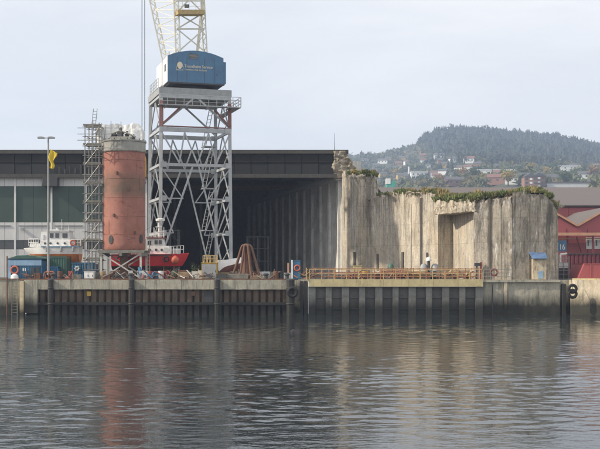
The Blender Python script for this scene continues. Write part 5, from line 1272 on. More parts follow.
for px in (47.5, 53, 60, 67): MB().tube((XP(px,WY), WY-1.26, ZP(243.5,WY)), (XP(px,WY), WY-1.18, ZP(243.5,WY)), 0.13, 12).build('porthole', M_glassd, wb)
MB().bb(XP(44,WY), XP(82,WY), WY-1.50, WY-1.42, ZP(247.6,WY), ZP(246.6,WY)).build('rubbing_strip', M_bluec, wb)
for px in (50, 64, 76): MB().lathe((XP(px,WY), WY-1.58, ZP(252,WY)), [(0.04,0),(0.14,0.08),(0.14,0.5),(0.04,0.6)], 10).build('fender', M_tank, wb, smooth='auto')
# small white and brown boat by the grab
SY = 117.0
sb = thing('small_boat', 'small white boat with brown bottom lying tilted behind the rusty grab', 'boat', (XP(231, SY), SY, GZ))
Mb = Matrix.Translation((XP(231, SY), SY, GZ+0.55)) @ Matrix.Scale(0.78, 4) @ Matrix.Rotation(math.radians(-14), 4, 'Y') @ Matrix.Rotation(math.radians(-30), 4, 'X')
m = MB(); m.loft(hull_rings(-1.5, 1.9, 0, 1.9, 0.0, 0.85, 1.65, -1, 14, 'top', 0.35, 1.2)); m.xf(Mb).build('hull', M_white, sb, smooth='auto')
m = MB(); m.loft(hull_rings(-1.5, 1.9, 0, 1.9, 0.0, 0.85, 1.65, -1, 14, 'low')); m.xf(Mb).build('hull_bottom', M_antif, sb, smooth='auto')
MB().bb(XP(226,SY), XP(239,SY), SY-0.6, SY+0.6, GZ, GZ+0.5).build('cradle', M_woodg, sb)

# ------------------------------------------------------------------ rusty grab
GY_ = 114.0; gcx = XP(246.5, GY_)
gr = thing('rusty_grab', 'rusty conical tube grab standing open on the quay', 'grab', (gcx, GY_, GZ))
top = ZP(245, GY_)
MB().lathe((gcx, GY_, top-0.25), [(0.30,0),(0.40,0.1),(0.36,0.3),(0.2,0.38)], 12).build('head', M_rust, gr, smooth='auto')
for k in range(8):
    a = 2*math.pi*k/8 + 0.35; x1, y1 = gcx+0.35*math.cos(a), GY_+0.35*math.sin(a); x2, y2 = gcx+1.68*math.cos(a), GY_+1.25*math.sin(a)
    MB().path([(x1,y1,top), (gcx+0.55*math.cos(a), GY_+0.45*math.sin(a), top-0.22), (gcx+1.2*math.cos(a), GY_+0.9*math.sin(a), GZ+1.25), (x2,y2,GZ+0.02)], 0.115, 8).build('leg', M_rust, gr)
for k in range(5):
    a = 2*math.pi*k/5; MB().tube((gcx+0.2*math.cos(a), GY_+0.2*math.sin(a), top-0.3), (gcx+0.8*math.cos(a+0.8), GY_+0.6*math.sin(a+0.8), GZ+0.15), 0.09, 7).build('inner_rod', M_antif if k % 2 else M_rust, gr)
MB().lathe((gcx, GY_, GZ+0.4), [(0.62,0),(0.55,0.5),(0.36,1.5),(0.2,2.3)], 14).build('core', M_rust, gr, smooth='auto')
MB().lathe((gcx, GY_, GZ), [(0.8,0),(0.9,0.15),(0.6,0.4),(0.3,0.5)], 14).build('base_bowl', M_rust, gr, smooth='auto')


# ------------------------------------------------------------------ huts, containers, cabinets
def container(name, label, cat, px0, px1, py_top, Y, depth, mat, roof=None, door=None, group=None, zb=GZ, ridge=0.27):
    x0, x1 = XP(px0, Y), XP(px1, Y); zt_ = ZP(py_top, Y)
    t = thing(name, label, cat, ((x0+x1)/2, Y, zb), group)
    m = MB(); n = max(6, int((x1-x0)/ridge)); pts = []
    for i in range(n):                   # corrugated front as one folded sheet with real depth
        a = x0+0.06+(x1-x0-0.12)*i/n; b = x0+0.06+(x1-x0-0.12)*(i+0.5)/n
        pts += [(a, Y+0.03 if i % 1 == 0 else Y), (a+0.05, Y), (b, Y), (b+0.05, Y+0.05)]
    pts = [(x0+0.06, Y+0.05)] + [(min(max(a, x0+0.06), x1-0.06), b) for a, b in pts] + [(x1-0.06, Y+0.05), (x1-0.06, Y+depth), (x0+0.06, Y+depth)]
    m.prismz(pts, zb+0.12, zt_-0.12); m.build('corrugated_wall', mat, t)
    for xx in (x0, x1-0.12):
        for yy in (Y-0.02, Y+depth-0.1): MB().bb(xx, xx+0.12, yy, yy+0.12, zb, zt_).build('corner_post', mat, t)
    for z0 in (zb, zt_-0.12): MB().bb(x0+0.12, x1-0.12, Y-0.015, Y+0.1, z0, z0+0.117).build('edge_rail', mat, t)
    MB().bb(x0-0.02, x1+0.02, Y-0.03, Y+depth+0.05, zt_+0.002, zt_+0.06).build('roof', roof or mat, t)
    if door: MB().bb(XP(door[0],Y), XP(door[1],Y), Y-0.06, Y-0.018, zb+0.15, zt_-0.3).build('door', door[2], t)
    return t
bl = container('blue_hut', 'blue quay hut with pale blue band, green top and lifebuoy', 'hut', 8, 42, 259.5, 112.3, 2.4, M_bluec)
hx0, hx1, hy_ = XP(8.5,112.3), XP(41.5,112.3), 112.3
MB().bb(hx0, hx1, hy_-0.09, hy_-0.03, ZP(265.5,hy_), ZP(260,hy_)).build('upper_band', M_bluel, bl)
MB().bb(hx0, hx0+0.28, hy_-0.095, hy_-0.03, GZ+0.05, ZP(265.6,hy_)).build('corner_board', M_bluel, bl)
MB().lattice(24, 3, 8, lambda u, v, w: (hx0-0.1+(hx1-hx0+0.4)*u, hy_-0.15+2.6*w, ZP(259.3,hy_)+0.06+ (0.06+0.28*math.sin(u*math.pi)+0.1*fb((u*6,w*2,0),1.0,4))*v)).build('tarp_cover', M_greenc, bl, smooth='auto')
MB().torus((XP(15,hy_), hy_-0.16, ZP(270,hy_)), 0.36, 0.09, 'Y').build('lifebuoy', M_orangep, bl, smooth=True)
MB().lathe((XP(16,hy_), hy_-0.55, GZ), [(0.34,0),(0.42,0.12),(0.36,0.45),(0.12,0.62)], 12).build('white_sack', M_white, bl, smooth='auto')
for px in (23, 25): MB().bb(XP(px,hy_), XP(px+1,hy_), hy_-0.12, hy_-0.05, ZP(271,hy_), ZP(268,hy_)).build('notice', M_white, bl)
for px in (31, 36): MB().bb(XP(px,hy_), XP(px+3.6,hy_), hy_-0.1, hy_-0.03, GZ+0.3, ZP(267.5,hy_)).build('louvre_panel', M_darksteel, bl)
container('green_container', 'dark green shipping container behind the lamp post', 'container', 41.5, 66.5, 256.8, 114.5, 2.4, M_greenc, group='quay containers')
bc2 = container('blue_container', 'blue shipping container with white emblem behind the scaffold foot', 'container', 64, 95, 263, 118.5, 2.4, M_bluec, group='quay containers')
m = MB(); cxx, czz = XP(77,118.4), ZP(268.5,118.4)
for k in range(6):
    a = k*math.pi/3; m.beam((cxx, 118.43, czz), (cxx+0.33*math.cos(a), 118.43, czz+0.33*math.sin(a)), 0.03, 0.10)
m.torus((cxx, 118.43, czz), 0.2, 0.05, 'Y', 14, 6); m.build('emblem', M_white, bc2)
container('low_blue_container', 'low blue open skip in front of the dark green container', 'container', 43, 58, 267, 113.4, 1.0, M_bluec, group='quay containers')
def cabinet(name, label, cat, px0, px1, py0, Y, depth, mat, doors=1, dmat=None, group=None, cap_=None):
    x0, x1 = XP(px0,Y), XP(px1,Y); zt_ = ZP(py0,Y)
    t = thing(name, label, cat, ((x0+x1)/2, Y, GZ), group)
    MB().bb(x0, x1, Y, Y+depth, GZ+0.08, zt_).build('body', mat, t)
    MB().bb(x0+0.05, x1-0.05, Y+0.05, Y+depth-0.05, GZ, GZ+0.078).build('plinth', M_darksteel, t)
    MB().bb(x0-0.04, x1+0.04, Y-0.05, Y+depth+0.04, zt_+0.002, zt_+0.06).build('top', cap_ or mat, t)
    for k in range(doors):
        a = x0+0.06+(x1-x0-0.12)*k/doors; b = x0+0.06+(x1-x0-0.12)*(k+1)/doors
        d = MB().bb(a+0.02, b-0.02, Y-0.03, Y-0.003, GZ+0.16, zt_-0.1).build('door', dmat or mat, t)
        MB().bb(b-0.12, b-0.07, Y-0.06, Y-0.031, (GZ+zt_)/2-0.1, (GZ+zt_)/2+0.1).build('handle', M_darksteel, d)
    return t
yc = cabinet('yellow_cabin', 'yellow steel winch cabin with blue grey door and guard rail', 'cabin', 201.5, 217, 263, 112.6, 1.6, M_yellowc, 1, M_tank)
railing(yc, (XP(203,112.7), 112.7, ZP(263,112.7)+0.06), (XP(216.5,112.7), 112.7, ZP(263,112.7)+0.06), 0.72, 4, M_rail, (1.0, 0.5), 0.035)
railing(yc, (XP(203,112.7), 114.1, ZP(263,112.7)+0.06), (XP(216.5,112.7), 114.1, ZP(263,112.7)+0.06), 0.72, 4, M_rail, (1.0, 0.5), 0.035)
bb_ = cabinet('lifebuoy_box', 'blue and white lifesaving box with ring on the quay corner', 'box', 292, 300.5, 261, 111.6, 0.7, M_bluec, 1, M_bluec)
MB().bb(XP(291.2,111.5), XP(292.8,111.5), 111.45, 111.56, GZ, ZP(260,111.5)).build('white_post', M_white, bb_)
MB().torus((XP(297.2,111.4), 111.45, ZP(268,111.4)), 0.27, 0.075, 'Y').build('lifebuoy', M_orangep, bb_, smooth=True)
MB().bb(XP(287.3,111.5), XP(289,111.5), 111.4, 111.6, GZ, ZP(263,111.5)).build('striped_post', M_canopy, bb_)
cabinet('yellow_cupboard', 'pale yellow cupboard standing against the shaded foot of the ribbed wall', 'cupboard', 353.5, 362, 266, 117.5, 0.8, M_yellow, 2)
cabinet('white_meter_box', 'small pale grey box at the foot of the scaffold', 'box', 84, 94, 271.5, 112.0, 0.8, M_clad2, 2, M_white)

# tarpaulined lump, machine, red post etc. behind the gate
def lump(name, label, cat, px, Y, w, h, mat, seed):
    t = thing(name, label, cat, (XP(px,Y), Y, GZ))
    q = ICV.copy(); q[:,2] = (q[:,2]+1)/2; 
    vs = []
    for p in q:
        k = 0.85+0.3*noise.noise(Vector((p[0]*2+seed, p[1]*2, p[2]*2))); f_ = 1.0 if p[2] > 0.25 else 1.08
        vs.append((XP(px,Y)+p[0]*w/2*k*f_, Y+p[1]*w/2*k*f_, GZ+p[2]**0.75*h))
    m = MB(); m.add(vs, [tuple(f) for f in ICF]); m.build('cover', mat, t, smooth=True)
    m = MB(); m.torus((XP(px,Y), Y, GZ+0.15), w/2*1.0, 0.03, 'Z', 18, 5); m.build('lashing_rope', M_wood, t)
    return t
lump('tarpaulined_pump', 'dark green tarpaulin hood over a pump at the lit wall', 'pump', 391, 121, 0.95, 1.75, M_greenc, 3)
t = thing('capstan_machine', 'grey capstan machine with white domed top at the lit wall', 'machine', (XP(429,118), 118, GZ))
for dx in (-0.55, 0.65): MB().lathe((XP(429,118)+dx, 118, GZ), [(0.5,0),(0.55,0.3),(0.5,0.9),(0.35,1.5),(0.15,1.68)], 14).build('drum', M_tank, t, smooth='auto')
MB().bb(XP(429,118)-0.95, XP(429,118)+1.1, 117.5, 118.5, GZ, GZ+0.35).build('bed', M_darksteel, t)
MB().tube((XP(428.5,118), 117.8, GZ+0.3), (XP(428.5,118), 117.8, ZP(261,118)), 0.15, 10).build('shaft', M_darksteel, t)
MB().lathe((XP(428.5,118), 117.8, ZP(261,118)), [(0.3,0),(0.32,0.1),(0.24,0.3),(0.08,0.42)], 14).build('white_dome', M_white, t, smooth='auto')
t = thing('gate_signal', 'dark red signal post with a black lamp box at the gate end', 'signal post', (XP(481,113), 113, GZ))
MB().bb(XP(480.2,113), XP(481.8,113), 112.9, 113.1, GZ, ZP(262,113)).build('post', M_redp, t)
MB().bb(XP(474.5,113), XP(480,113), 112.85, 113.15, ZP(266,113), ZP(263,113)).build('lamp_box', M_darksteel, t); MB().bb(XP(476,113), XP(477.5,113), 112.9, 113.1, GZ, ZP(266.05,113)).build('box_leg', M_darksteel, t)
t = thing('lifebuoy_stand', 'red lifebuoy on a short post at the bunker railing', 'lifebuoy', (XP(494,111.2), 111.2, GZ))
MB().torus((XP(494,111.2), 111.15, GZ+0.75), 0.34, 0.10, 'Y').build('ring', M_redp, t, smooth=True); MB().bb(XP(494,111.2)-0.05, XP(494,111.2)+0.05, 111.2, 111.28, GZ, GZ+1.0).build('post', M_galv, t)

# timber piles, drums, pallets, pipes on the gate side
def pallet_stack(label, px, Y, n, w=1.2, mat=None, zb=GZ):
    x = XP(px, Y); t = thing('pallet_stack', label, 'pallets', (x, Y, zb), 'stacked pallets')
    for k in range(n):
        z = zb + k*0.15
        for dx in (-w/2+0.06, 0, w/2-0.06): MB().bb(x+dx-0.05, x+dx+0.05, Y-0.4, Y+0.4, z, z+0.1).build('bearer', mat or M_wood, t)
        for j in range(4): MB().bb(x-w/2, x+w/2, Y-0.4+j*0.22, Y-0.4+j*0.22+0.14, z+0.102, z+0.13).build('board', mat or M_wood, t)
pallet_stack('tall stack of weathered pallets on the dock gate side of the niche', 441, 114.5, 6)
pallet_stack('shorter stack of weathered pallets beside the tall stack', 452.5, 114.5, 4)
pallet_stack('stack of four-way pallets next to the signal post', 470, 114.6, 5, 1.1)
pallet_stack('grey pallets stacked near the fender tyre pile', 271, 113, 4, 1.3, M_woodg)
pallet_stack('low pallets under the bow of the red workboat', 189, 113.2, 3, 1.2, M_woodg)
def timber_stack(label, px, Y, w, rows, mat, L=1.6, name='timber_stack'):
    x = XP(px, Y); t = thing(name, label, 'timber', (x, Y, GZ), 'timber on the quay')
    for s in (-1, 1): MB().bb(x+s*w*0.35-0.06, x+s*w*0.35+0.06, Y-0.5, Y+0.5, GZ, GZ+0.12).build('bearer', mat, t)
    for r in range(rows):
        for j in range(4):
            j0 = rng.normal(0, 0.05); MB().bb(x-w/2+j0, x+w/2+j0*0.5, Y-0.48+j*0.24, Y-0.48+j*0.24+0.21, GZ+0.122+r*0.17, GZ+0.122+r*0.17+0.15).build('baulk', mat, t)
timber_stack('rusty brown baulks stacked behind the gate railing', 410, 114, 3.4, 4, M_rust)
timber_stack('short baulks stacked by the shaded lit-wall foot', 372, 114.2, 2.4, 3, M_rust)
timber_stack('pale timber baulks laid behind the right part of the gate', 461, 115.5, 1.8, 5, M_wood)
timber_stack('grey timber baulks under the crane between the boats', 196, 118, 2.4, 4, M_woodg)
timber_stack('grey fence-like baulks in front of the small boat', 236, 112.4, 2.6, 3, M_woodg)
timber_stack('dark baulks piled beside the yellow cabin', 222, 112.0, 1.0, 3, M_darksteel)
def pipe_rack(label, px, Y, w, n, mat):
    x = XP(px, Y); t = thing('pipe_rack', label, 'pipes', (x, Y, GZ), 'pipe racks by the dock gate')
    for s in (-1, 1):
        MB().bb(x+s*w*0.4-0.05, x+s*w*0.4+0.05, Y-0.05, Y+0.05, GZ, GZ+1.15).build('upright', M_railr, t); MB().bb(x+s*w*0.4-0.05, x+s*w*0.4+0.05, Y-0.3, Y+0.45, GZ, GZ+0.08).build('foot', M_railr, t)
    for k in range(n): MB().tube((x-w/2, Y-0.11 if k % 2 else Y+0.11, GZ+0.18+k*0.14), (x+w/2, Y-0.11 if k % 2 else Y+0.11, GZ+0.18+k*0.14), 0.06, 8).build('pipe', mat, t)
pipe_rack('rack of rust red pipes below the tarpaulined pump', 395, 113.4, 3.2, 7, M_railr)
pipe_rack('rack of tan pipes between the pump and the capstan machine', 418, 113.3, 1.9, 6, M_rail)
pipe_rack('rack of dull pipes near the yellow cupboard', 344, 113.6, 2.6, 5, M_rust)
def drum(px, Y, mat, label, h=0.88, z=GZ):
    x = XP(px, Y); t = thing('oil_drum', label, 'drum', (x, Y, z), 'oil drums on the quay')
    MB().lathe((x, Y, z), [(0.27,0),(0.29,0.02),(0.285,0.28),(0.30,0.3),(0.285,0.32),(0.285,0.56),(0.30,0.58),(0.285,0.6),(0.29,h-0.02),(0.27,h)], 16).build('barrel', mat, t, smooth='auto')
    MB().lathe((x, Y, z+h+0.001), [(0.25,0),(0.25,0.012)], 14).build('lid', mat, t)
for a in [(151, 112.5, M_redp, 'red oil drum under the stern side of the red workboat'), (156, 112.7, M_bluec, 'blue oil drum next to the red drum'),
          (161, 112.4, M_clad2, 'pale grey drum next to the blue drum'), (167, 112.8, M_redp, 'red drum beside the pale grey drum'),
          (174, 112.6, M_greenc, 'dark green drum under the ball fender'), (103, 112.4, M_wood, 'tan drum at the left leg of the column frame'),
          (113, 114.2, M_darksteel, 'black drum below the column frame braces'), (118, 114.0, M_rust, 'brown drum inside the column frame'),
          (276, 112.2, M_rust, 'rusty drum beside the grey pallets'), (281, 112.5, M_darksteel, 'black drum beside the lifebuoy box'),
          (365, 115, M_yellowc, 'yellow drum right of the yellow cupboard'), (433, 114.2, M_darksteel, 'black drum in front of the capstan machine'),
          (60, 112.6, M_rust, 'rusty drum in front of the dark green container'), (71, 112.8, M_redp, 'red drum in front of the blue container')]: drum(*a)
def crate(px, Y, w, h, mat, label):
    x = XP(px, Y); t = thing('wooden_crate', label, 'crate', (x, Y, GZ), 'crates on the quay')
    MB().bb(x-w/2+0.03, x+w/2-0.03, Y-0.35, Y+0.35, GZ+0.05, GZ+h-0.02).build('body', mat, t)
    n = max(2, int(h/0.2))
    for k in range(n): MB().bb(x-w/2, x+w/2, Y-0.385, Y-0.353, GZ+0.04+k*(h-0.04)/n, GZ+0.02+(k+1)*(h-0.04)/n-0.02).build('slat', mat, t)
    for s in (-1, 1): MB().bb(x+s*(w/2-0.05)-0.05, x+s*(w/2-0.05)+0.05, Y-0.41, Y-0.387, GZ, GZ+h).build('corner_batten', mat, t)
for a in [(100, 113.2, 0.9, 0.75, M_woodg, 'grey crate between scaffold foot and column frame'), (183, 112.8, 1.0, 0.8, M_wood, 'tan crate beside the dark green drum'),
          (107, 112.2, 0.7, 0.6, M_rust, 'brown crate in front of the column frame leg'), (144, 113, 0.8, 0.9, M_clad2, 'pale crate at the right leg of the column frame'),
          (77, 112.2, 0.9, 0.55, M_woodg, 'low grey crate by the red drum and blue container'), (425, 112.9, 1.0, 0.7, M_wood, 'tan crate behind the gate railing'),
          (379, 112.9, 0.8, 0.6, M_rust, 'brown crate behind the gate railing'), (329, 113.2, 0.9, 0.5, M_woodg, 'low grey crate behind the left end of the gate'),
          (256, 112.3, 1.1, 0.45, M_wood, 'flat tan crate at the foot of the rusty grab'), (38, 111.9, 0.6, 0.7, M_rust, 'brown crate at the right end of the blue hut')]: crate(*a)
bt_ = thing('board_barrier', 'low barrier of mismatched weathered boards along the quay behind the grab', 'barrier', (XP(235,113.9), 113.9, GZ))
x = XP(178, 113.9); k = 0
while x < XP(287, 113.9):
    w_ = rng.uniform(0.35, 0.95); h_ = rng.uniform(0.65, 1.0)
    MB().bb(x, x+w_-0.03, 113.9+rng.uniform(0,0.05), 114.0+0.05, GZ+0.02, GZ+h_).build('board', [M_woodg, M_wood, M_rust, M_woodg, M_clad, M_darksteel][int(rng.integers(0,6))], bt_)
    if k % 3 == 0: MB().bb(x, x+0.1, 114.06, 114.16, GZ, GZ+1.1).build('post', M_woodg, bt_)
    x += w_; k += 1
def scrap(px, Y, label, n, mats, L=1.3, h=0.9):
    t = thing('scrap_heap', label, 'scrap', (XP(px,Y), Y, GZ), 'scrap heaps on the quay')
    x0 = XP(px, Y)
    for k in range(n):
        a = rng.random()*3.14; tl = rng.uniform(0.05, 0.75); l_ = rng.uniform(0.4, 1.0)*L; ox = rng.normal(0, 0.45); oy = rng.normal(0, 0.18)
        d = Vector((math.cos(a)*math.cos(tl), 0.4*math.sin(a)*math.cos(tl), math.sin(tl)))*l_
        b = Vector((x0+ox, Y+oy, GZ+0.06+rng.random()*h*0.35)); mt = mats[k % len(mats)]
        if k % 3: MB().tube(b, b+d, rng.uniform(0.03, 0.08), 7).build('pipe_offcut', mt, t)
        else: MB().beam(b, b+d*0.7, rng.uniform(0.12, 0.35), 0.05).build('plate_offcut', mt, t)
    MB().bb(x0-0.7, x0+0.7, Y-0.4, Y+0.4, GZ, GZ+0.08).build('pallet', M_woodg, t)
for a in [(149, 111.9, 'scrap heap of brown and blue offcuts at the ladder foot', 16, (M_rust, M_bluec, M_darksteel, M_redp)), (171, 112.1, 'scrap heap of dark red pipe offcuts below the ball fender', 14, (M_rust, M_redp, M_darksteel)),
          (186, 112.0, 'scrap heap of brown offcuts beside the tan crate', 12, (M_rust, M_wood, M_clad)), (209, 111.8, 'low scrap heap in front of the yellow cabin', 10, (M_darksteel, M_rust)),
          (246, 112.2, 'scrap heap of rusty offcuts inside the legs of the grab', 14, (M_rust, M_antif, M_darksteel), 1.1), (262, 111.9, 'scrap heap of tan offcuts right of the grab', 12, (M_wood, M_rust, M_woodg)),
          (305, 111.6, 'tangle of tan and red pipes at the left end of the gate', 16, (M_rail, M_railr, M_rust), 1.2, 1.6), (110, 111.9, 'scrap heap of dark offcuts under the column frame', 16, (M_darksteel, M_rust, M_woodg)),
          (124, 112.0, 'scrap heap of rusty pipes below the frame braces', 14, (M_rust, M_darksteel, M_clad)), (68, 111.9, 'scrap heap of mixed offcuts beside the lamp post', 12, (M_rust, M_darksteel, M_woodg, M_redp)),
          (32, 111.8, 'dark scrap heap in front of the blue hut louvres', 10, (M_darksteel, M_rust)), (352, 113.0, 'rusty scrap heap behind the gate railing near the cupboard', 14, (M_rust, M_railr, M_darksteel)),
          (400, 112.9, 'scrap heap of red-brown pipes behind the middle of the gate', 18, (M_railr, M_rust, M_wood), 1.6, 1.4), (446, 113.2, 'scrap heap of pale timber ends near the tall pallet stack', 18, (M_wood, M_rail, M_woodg), 1.5, 1.5),
          (465, 113.0, 'scrap heap of tan bars near the signal post', 16, (M_wood, M_rail, M_rust), 1.4, 1.4), (384, 113.0, 'scrap heap of brown bars below the tarpaulined pump', 14, (M_rust, M_wood), 1.4, 1.2)]: scrap(*a)
# leaning blue bottle trolley inside frame; orange coils by the lamp
t = thing('blue_gas_bottle', 'leaning bright blue gas bottle at the column frame', 'gas bottle', (XP(140.5,112.6), 112.6, GZ))
MB().tube((XP(142,112.6), 112.6, GZ+0.02), (XP(139,112.6), 112.9, GZ+1.25), 0.17, 12).build('bottle', M_bluec, t, smooth='auto'); MB().tube((XP(139,112.6), 112.9, GZ+1.25), (XP(138.7,112.6), 112.93, GZ+1.42), 0.06, 8).build('valve', M_darksteel, t)
for s in (-1, 1): MB().tube((XP(140.5,112.6)+s*0.2, 113.1, GZ), (XP(139,112.6)+s*0.1, 112.98, GZ+0.95), 0.03, 6).build('stand_leg', M_darksteel, t)
t = thing('rope_coil', 'heap of orange rope coils at the foot of the lamp post', 'rope', (XP(48,111.2), 111.2, GZ))
for k in range(4): MB().torus((XP(45+k*2.2,111.2), 111.2, GZ+0.42+0.05*k), 0.36-0.03*k, 0.07, 'Y' if k % 2 else 'X', 16, 6).build('coil', M_orangep if k % 2 else M_rust, t, smooth=True)
MB().bb(XP(43,111.2), XP(54,111.2), 111.0, 111.5, GZ, GZ+0.06).build('mat_board', M_woodg, t)
# ladder up to the red boat
t = thing('aluminium_ladder', 'pale ladder leaning on the side of the red workboat', 'ladder', (XP(148,119.8), 119.8, GZ))
for s in (-0.2, 0.2): MB().tube((XP(148,119.8)+s, 119.8, GZ), (XP(147.4,120.2)+s, 120.35, zsr+0.6), 0.04, 6).build('rail', M_galv, t)
for k in range(9): f_ = (k+0.6)/10; MB().tube((XP(148,119.8)-0.2, 119.8+0.55*f_, GZ+(zsr+0.6-GZ)*f_), (XP(148,119.8)+0.2, 119.8+0.55*f_, GZ+(zsr+0.6-GZ)*f_), 0.025, 5).build('rung', M_galv, t)
# weeds
def shrub(px, Y, h, label):
    x = XP(px, Y); vs, fs = [], []
    for k in range(int(16)):
        n = 16; a = rng.random()*6.28; L = h*rng.uniform(0.6, 1.0); tt_ = rng.random(n)
        c0 = np.stack([x+math.cos(a)*0.35*tt_*L+rng.normal(0,.05,n), Y+math.sin(a)*0.35*tt_*L+rng.normal(0,.05,n), GZ+L*tt_+0.02], -1)
        u = rng.standard_normal((n,3))*0.07; v = rng.standard_normal((n,3))*0.07
        vs.append(np.concatenate([c0-u, c0+u, c0+v])); fs.append(np.stack([np.arange(n), np.arange(n)+n, np.arange(n)+2*n], -1))
    t = thing('weed_bush', label, 'bush', (x, Y, GZ), 'weeds on the quay')
    o = big_mesh('foliage', vs, fs, M_grass, None); o.parent = t; o.location = Vector(o.location)-Vector((x, Y, GZ))
    m = MB()
    for k in range(5): m.tube((x, Y, GZ), (x+rng.normal(0,.15), Y+rng.normal(0,.15), GZ+h*0.7), 0.015, 5)
    m.build('stem', M_bark, t)
shrub(195.5, 119, 1.9, 'tall yellow-green weed bush under the crane'); shrub(191, 119.4, 1.0, 'low green weed bush beside the tall one'); shrub(267, 116, 0.9, 'low weed bush behind the grey pallets')
shrub(188, 120.2, 0.8, 'small weed tuft at the bow of the red workboat')

# ------------------------------------------------------------------ red sheds on the right
SY0 = 190.0
sh = thing('red_hall', 'large red industrial hall with grey-brown roof behind the bunker', 'building', (60, SY0, GZ))
sx0, sx1 = XP(395, SY0), 130.0; ze = ZP(206, SY0); zr = ZP(188.5, 222)
m = MB(); m.add([(sx0-0.6,SY0-0.5,ze-0.1),(sx1,SY0-0.5,ze-0.1),(sx1,222,zr),(sx0-0.6,222,zr),(sx1,254,ze-0.1),(sx0-0.6,254,ze-0.1),
                 (sx0-0.6,SY0-0.5,ze+0.15),(sx1,SY0-0.5,ze+0.15),(sx1,222,zr+0.25),(sx0-0.6,222,zr+0.25),(sx1,254,ze+0.15),(sx0-0.6,254,ze+0.15)],
                [(0,1,2,3),(3,2,4,5),(6,9,8,7),(9,11,10,8),(0,6,7,1),(5,4,10,11),(0,3,9,6),(3,5,11,9),(1,7,8,2),(2,8,10,4)]); m.build('roof', M_roofg, sh)
x = sx0
while x < 112:
    MB().bb(x+0.02, x+2.98, SY0, SY0+0.4, GZ, ze-0.25).build('wall_panel', M_shed, sh); x += 3.0
MB().bb(sx0, 112, SY0+0.41, 253, GZ, ze-0.3).build('core_wall', M_shedd, sh)
an = thing('red_gabled_annex', 'red annex with zigzag gables and a canopy beside the quay', 'building', (45, 168, GZ))
AY = 168.0; pk = ZP(208, AY); vl = ZP(226.5, AY); per = XP(577, AY)-XP(545, AY)
xv0 = XP(577, AY); xs_ = [xv0 + (k-1)*per for k in range(8)]     # valley at 577, peaks half a period away
for k in range(0, 4):
    xa = xv0 + (2*k-2)*per; xb = xa + 2*per; xm = xa + per
    m = MB(); m.prism([(xa+0.01, GZ), (xb-0.01, GZ), (xb-0.01, vl), (xm, pk), (xa+0.01, vl)], AY, AY+0.35); m.build('gable_wall', M_shed, an)
    for (u, v, zu, zv) in ((xa, xm, vl, pk), (xm, xb, pk, vl)):
        m = MB(); m.hexa([(u,AY-0.35,zu),(v,AY-0.35,zv),(v,SY0-0.6,zv),(u,SY0-0.6,zu),(u,AY-0.35,zu+0.28),(v,AY-0.35,zv+0.28),(v,SY0-0.6,zv+0.28),(u,SY0-0.6,zu+0.28)]); m.build('roof_slope', M_roofg, an)
        MB().beam((u, AY-0.42, zu+0.1), (v, AY-0.42, zv+0.1), 0.10, 0.28).build('barge_board', M_canopy, an)
    for kk in range(3):
        xx = xa + (kk+0.5)*(xb-xa)/3; 
        if k < 3: MB().bb(xx-0.05, xx+0.05, AY-0.06, AY-0.003, GZ, vl-0.3).build('wall_batten', M_shedd, an)
for (a, b) in ((586, 591.6), (594.2, 599.8), (604, 609.5)):
    w_ = MB().bb(XP(a,AY), XP(b,AY), AY-0.12, AY-0.01, ZP(249,AY), ZP(237.5,AY)).build('window', M_white, an)
    MB().bb(XP(a,AY)+0.2, XP(a,AY)+0.42, AY-0.14, AY-0.122, ZP(246,AY), ZP(240,AY)).build('pane', M_glassd, w_)
cy0, cy1 = 164.6, 167.6
MB().bb(XP(549,cy0), 70, cy0, cy1, ZP(234.6,cy0), ZP(233.4,cy0)).build('canopy_roof', M_roofg, an)
MB().bb(XP(549,cy0), 70, cy0-0.12, cy0-0.003, ZP(235.5,cy0), ZP(232.6,cy0)).build('canopy_edge', M_canopy, an)
MB().bb(XP(549,cy0), 70, cy0+1.2, cy0+1.5, ZP(239,cy0), ZP(237.8,cy0)).build('canopy_beam', M_canopy, an)
for px in (552, 593.5, 640): MB().bb(XP(px,cy0)-0.09, XP(px,cy0)+0.09, cy0+0.1, cy0+0.28, GZ, ZP(234.7,cy0)).build('canopy_post', M_shedd, an)
MB().beam((XP(577,cy0), cy0+0.3, ZP(237,cy0)), (XP(585,cy0), cy0+2.2, ZP(252,cy0)), 0.12).build('canopy_brace', M_shedd, an)
# dark red corrugated barrier and red pontoon
bar = thing('red_barrier', 'dark red corrugated steel barrier behind the pale quay', 'barrier', (34, 132, GZ))
x = XP(566, 132)
while x < 56:
    m = MB(); m.prismz([(x+0.005,132.0),(x+0.12,131.9),(x+0.38,131.9),(x+0.5,132.0),(x+0.5,132.15),(x+0.005,132.15)], GZ, ZP(254.5,132)); m.build('corrugated_sheet', M_shedd, bar); x += 0.51
MB().bb(XP(565.5,132), 56.2, 131.85, 132.2, ZP(254.4,132), ZP(253.4,132)).build('top_rail', M_darksteel, bar)
pt = thing('red_pontoon', 'faded red steel pontoon with sloping end on the pale quay', 'pontoon', (33, 114, GZ))
y0, y1 = 112.6, 117.5; zt_ = ZP(264, y0)
m = MB(); m.prism([(XP(578,y0), GZ+0.1), (XP(640,y0), GZ+0.1), (XP(640,y0), zt_), (XP(584.5,y0), zt_)], y0, y1); m.build('body', M_shed, pt)
m = MB(); m.prism([(XP(584.5,y0)-0.02, zt_+0.003), (XP(640,y0), zt_+0.003), (XP(640,y0), zt_+0.06), (XP(584.5,y0)-0.02, zt_+0.06)], y0-0.05, y1+0.05); m.build('deck', M_shed, pt)
for k in range(4): MB().bb(XP(590+k*14,y0), XP(590+k*14,y0)+0.1, y0-0.06, y0-0.003, GZ+0.12, zt_-0.02).build('stiffener', M_shed, pt)
for xx in (30, 33): MB().bb(xx, xx+0.4, y0+0.2, y1-0.2, GZ, GZ+0.098).build('skid', M_darksteel, pt)
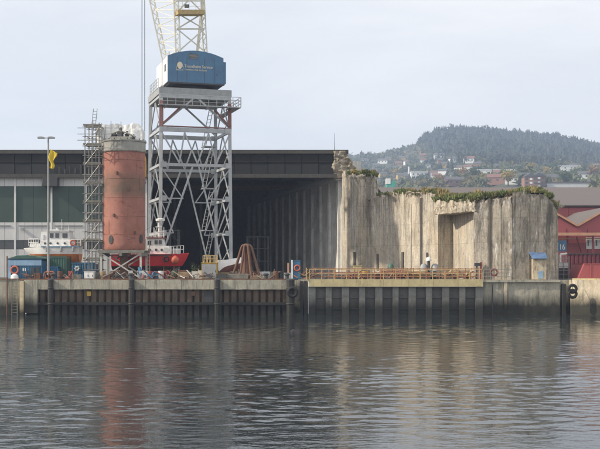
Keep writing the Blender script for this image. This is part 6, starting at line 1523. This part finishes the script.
# blue number sign
NY = 118.0; t = thing('berth_sign', 'blue berth sign reading 16 beside the bunker end', 'sign', (XP(562.5,NY), NY, GZ))
zs0, zs1 = ZP(251.5,NY), ZP(240.5,NY)
pl = MB().bb(XP(556.5,NY), XP(566.5,NY), NY, NY+0.06, zs0, zs1).build('panel', M_blue, t)
for ch_, pxc in (('1', 558.8), ('6', 561.9)): text_mesh(ch_, 0.85, Matrix.Translation((XP(pxc,NY), NY-0.012, ZP(249.6,NY))) @ RX90, M_white, 'lettering', pl, 0.008, 'LEFT', 0.85)
for px in (558.3, 565.3): MB().tube((XP(px,NY), NY+0.12, GZ), (XP(px,NY), NY+0.12, zs1), 0.05, 8).build('post', M_galv, t)
t = thing('grey_gas_cage', 'grey steel cage with a white elbow pipe under the berth sign', 'cage', (XP(563.5,116), 116, GZ))
cx0, cx1, cyy = XP(558.5,116), XP(569,116), 116.0
for xx in (cx0, (cx0+cx1)/2, cx1):
    for yy in (cyy, cyy+1.1): MB().bb(xx-0.035, xx+0.035, yy-0.035, yy+0.035, GZ, ZP(256,cyy)).build('post', M_galv, t)
for k in range(6):
    z = GZ+0.1+k*0.42; MB().bb(cx0-0.05, cx1+0.05, cyy-0.07, cyy-0.037, z, z+0.05).build('rail', M_galv, t)
MB().bb(cx0+0.05, cx1-0.05, cyy+0.1, cyy+1.0, ZP(268,cyy), ZP(263,cyy)).build('tank', M_clad2, t)
MB().bb(cx0+0.1, cx1-0.1, cyy+0.15, cyy+0.95, GZ, ZP(268.1,cyy)).build('engine', M_darksteel, t)
m = MB(); m.path([(cx0+0.3,cyy+0.5,ZP(262.9,cyy)), (cx0+0.3,cyy+0.5,ZP(254.5,cyy)), (cx1-0.1,cyy+0.4,ZP(253.5,cyy))], 0.12, 10); m.build('elbow_pipe', M_white, t)

# ------------------------------------------------------------------ haze
hz_m, nt, b = nm('haze air'); nt.nodes.remove(b)
pv = node(nt, 'ShaderNodeVolumePrincipled'); pv.inputs['Color'].default_value = (0.60, 0.74, 1.0, 1); pv.inputs['Density'].default_value = 0.00030
pv.inputs['Anisotropy'].default_value = 0.2
nt.links.new(pv.outputs['Volume'], [n for n in nt.nodes if n.type == 'OUTPUT_MATERIAL'][0].inputs['Volume'])
hz_ = MB().bb(-1750, 1750, -120, 2600, -3.0, 330).build('haze', hz_m); hz_['kind'] = 'stuff'
print('objects', len(bpy.data.objects), 'tris', sum(len(o.data.polygons) for o in bpy.data.objects if o.type == 'MESH'))
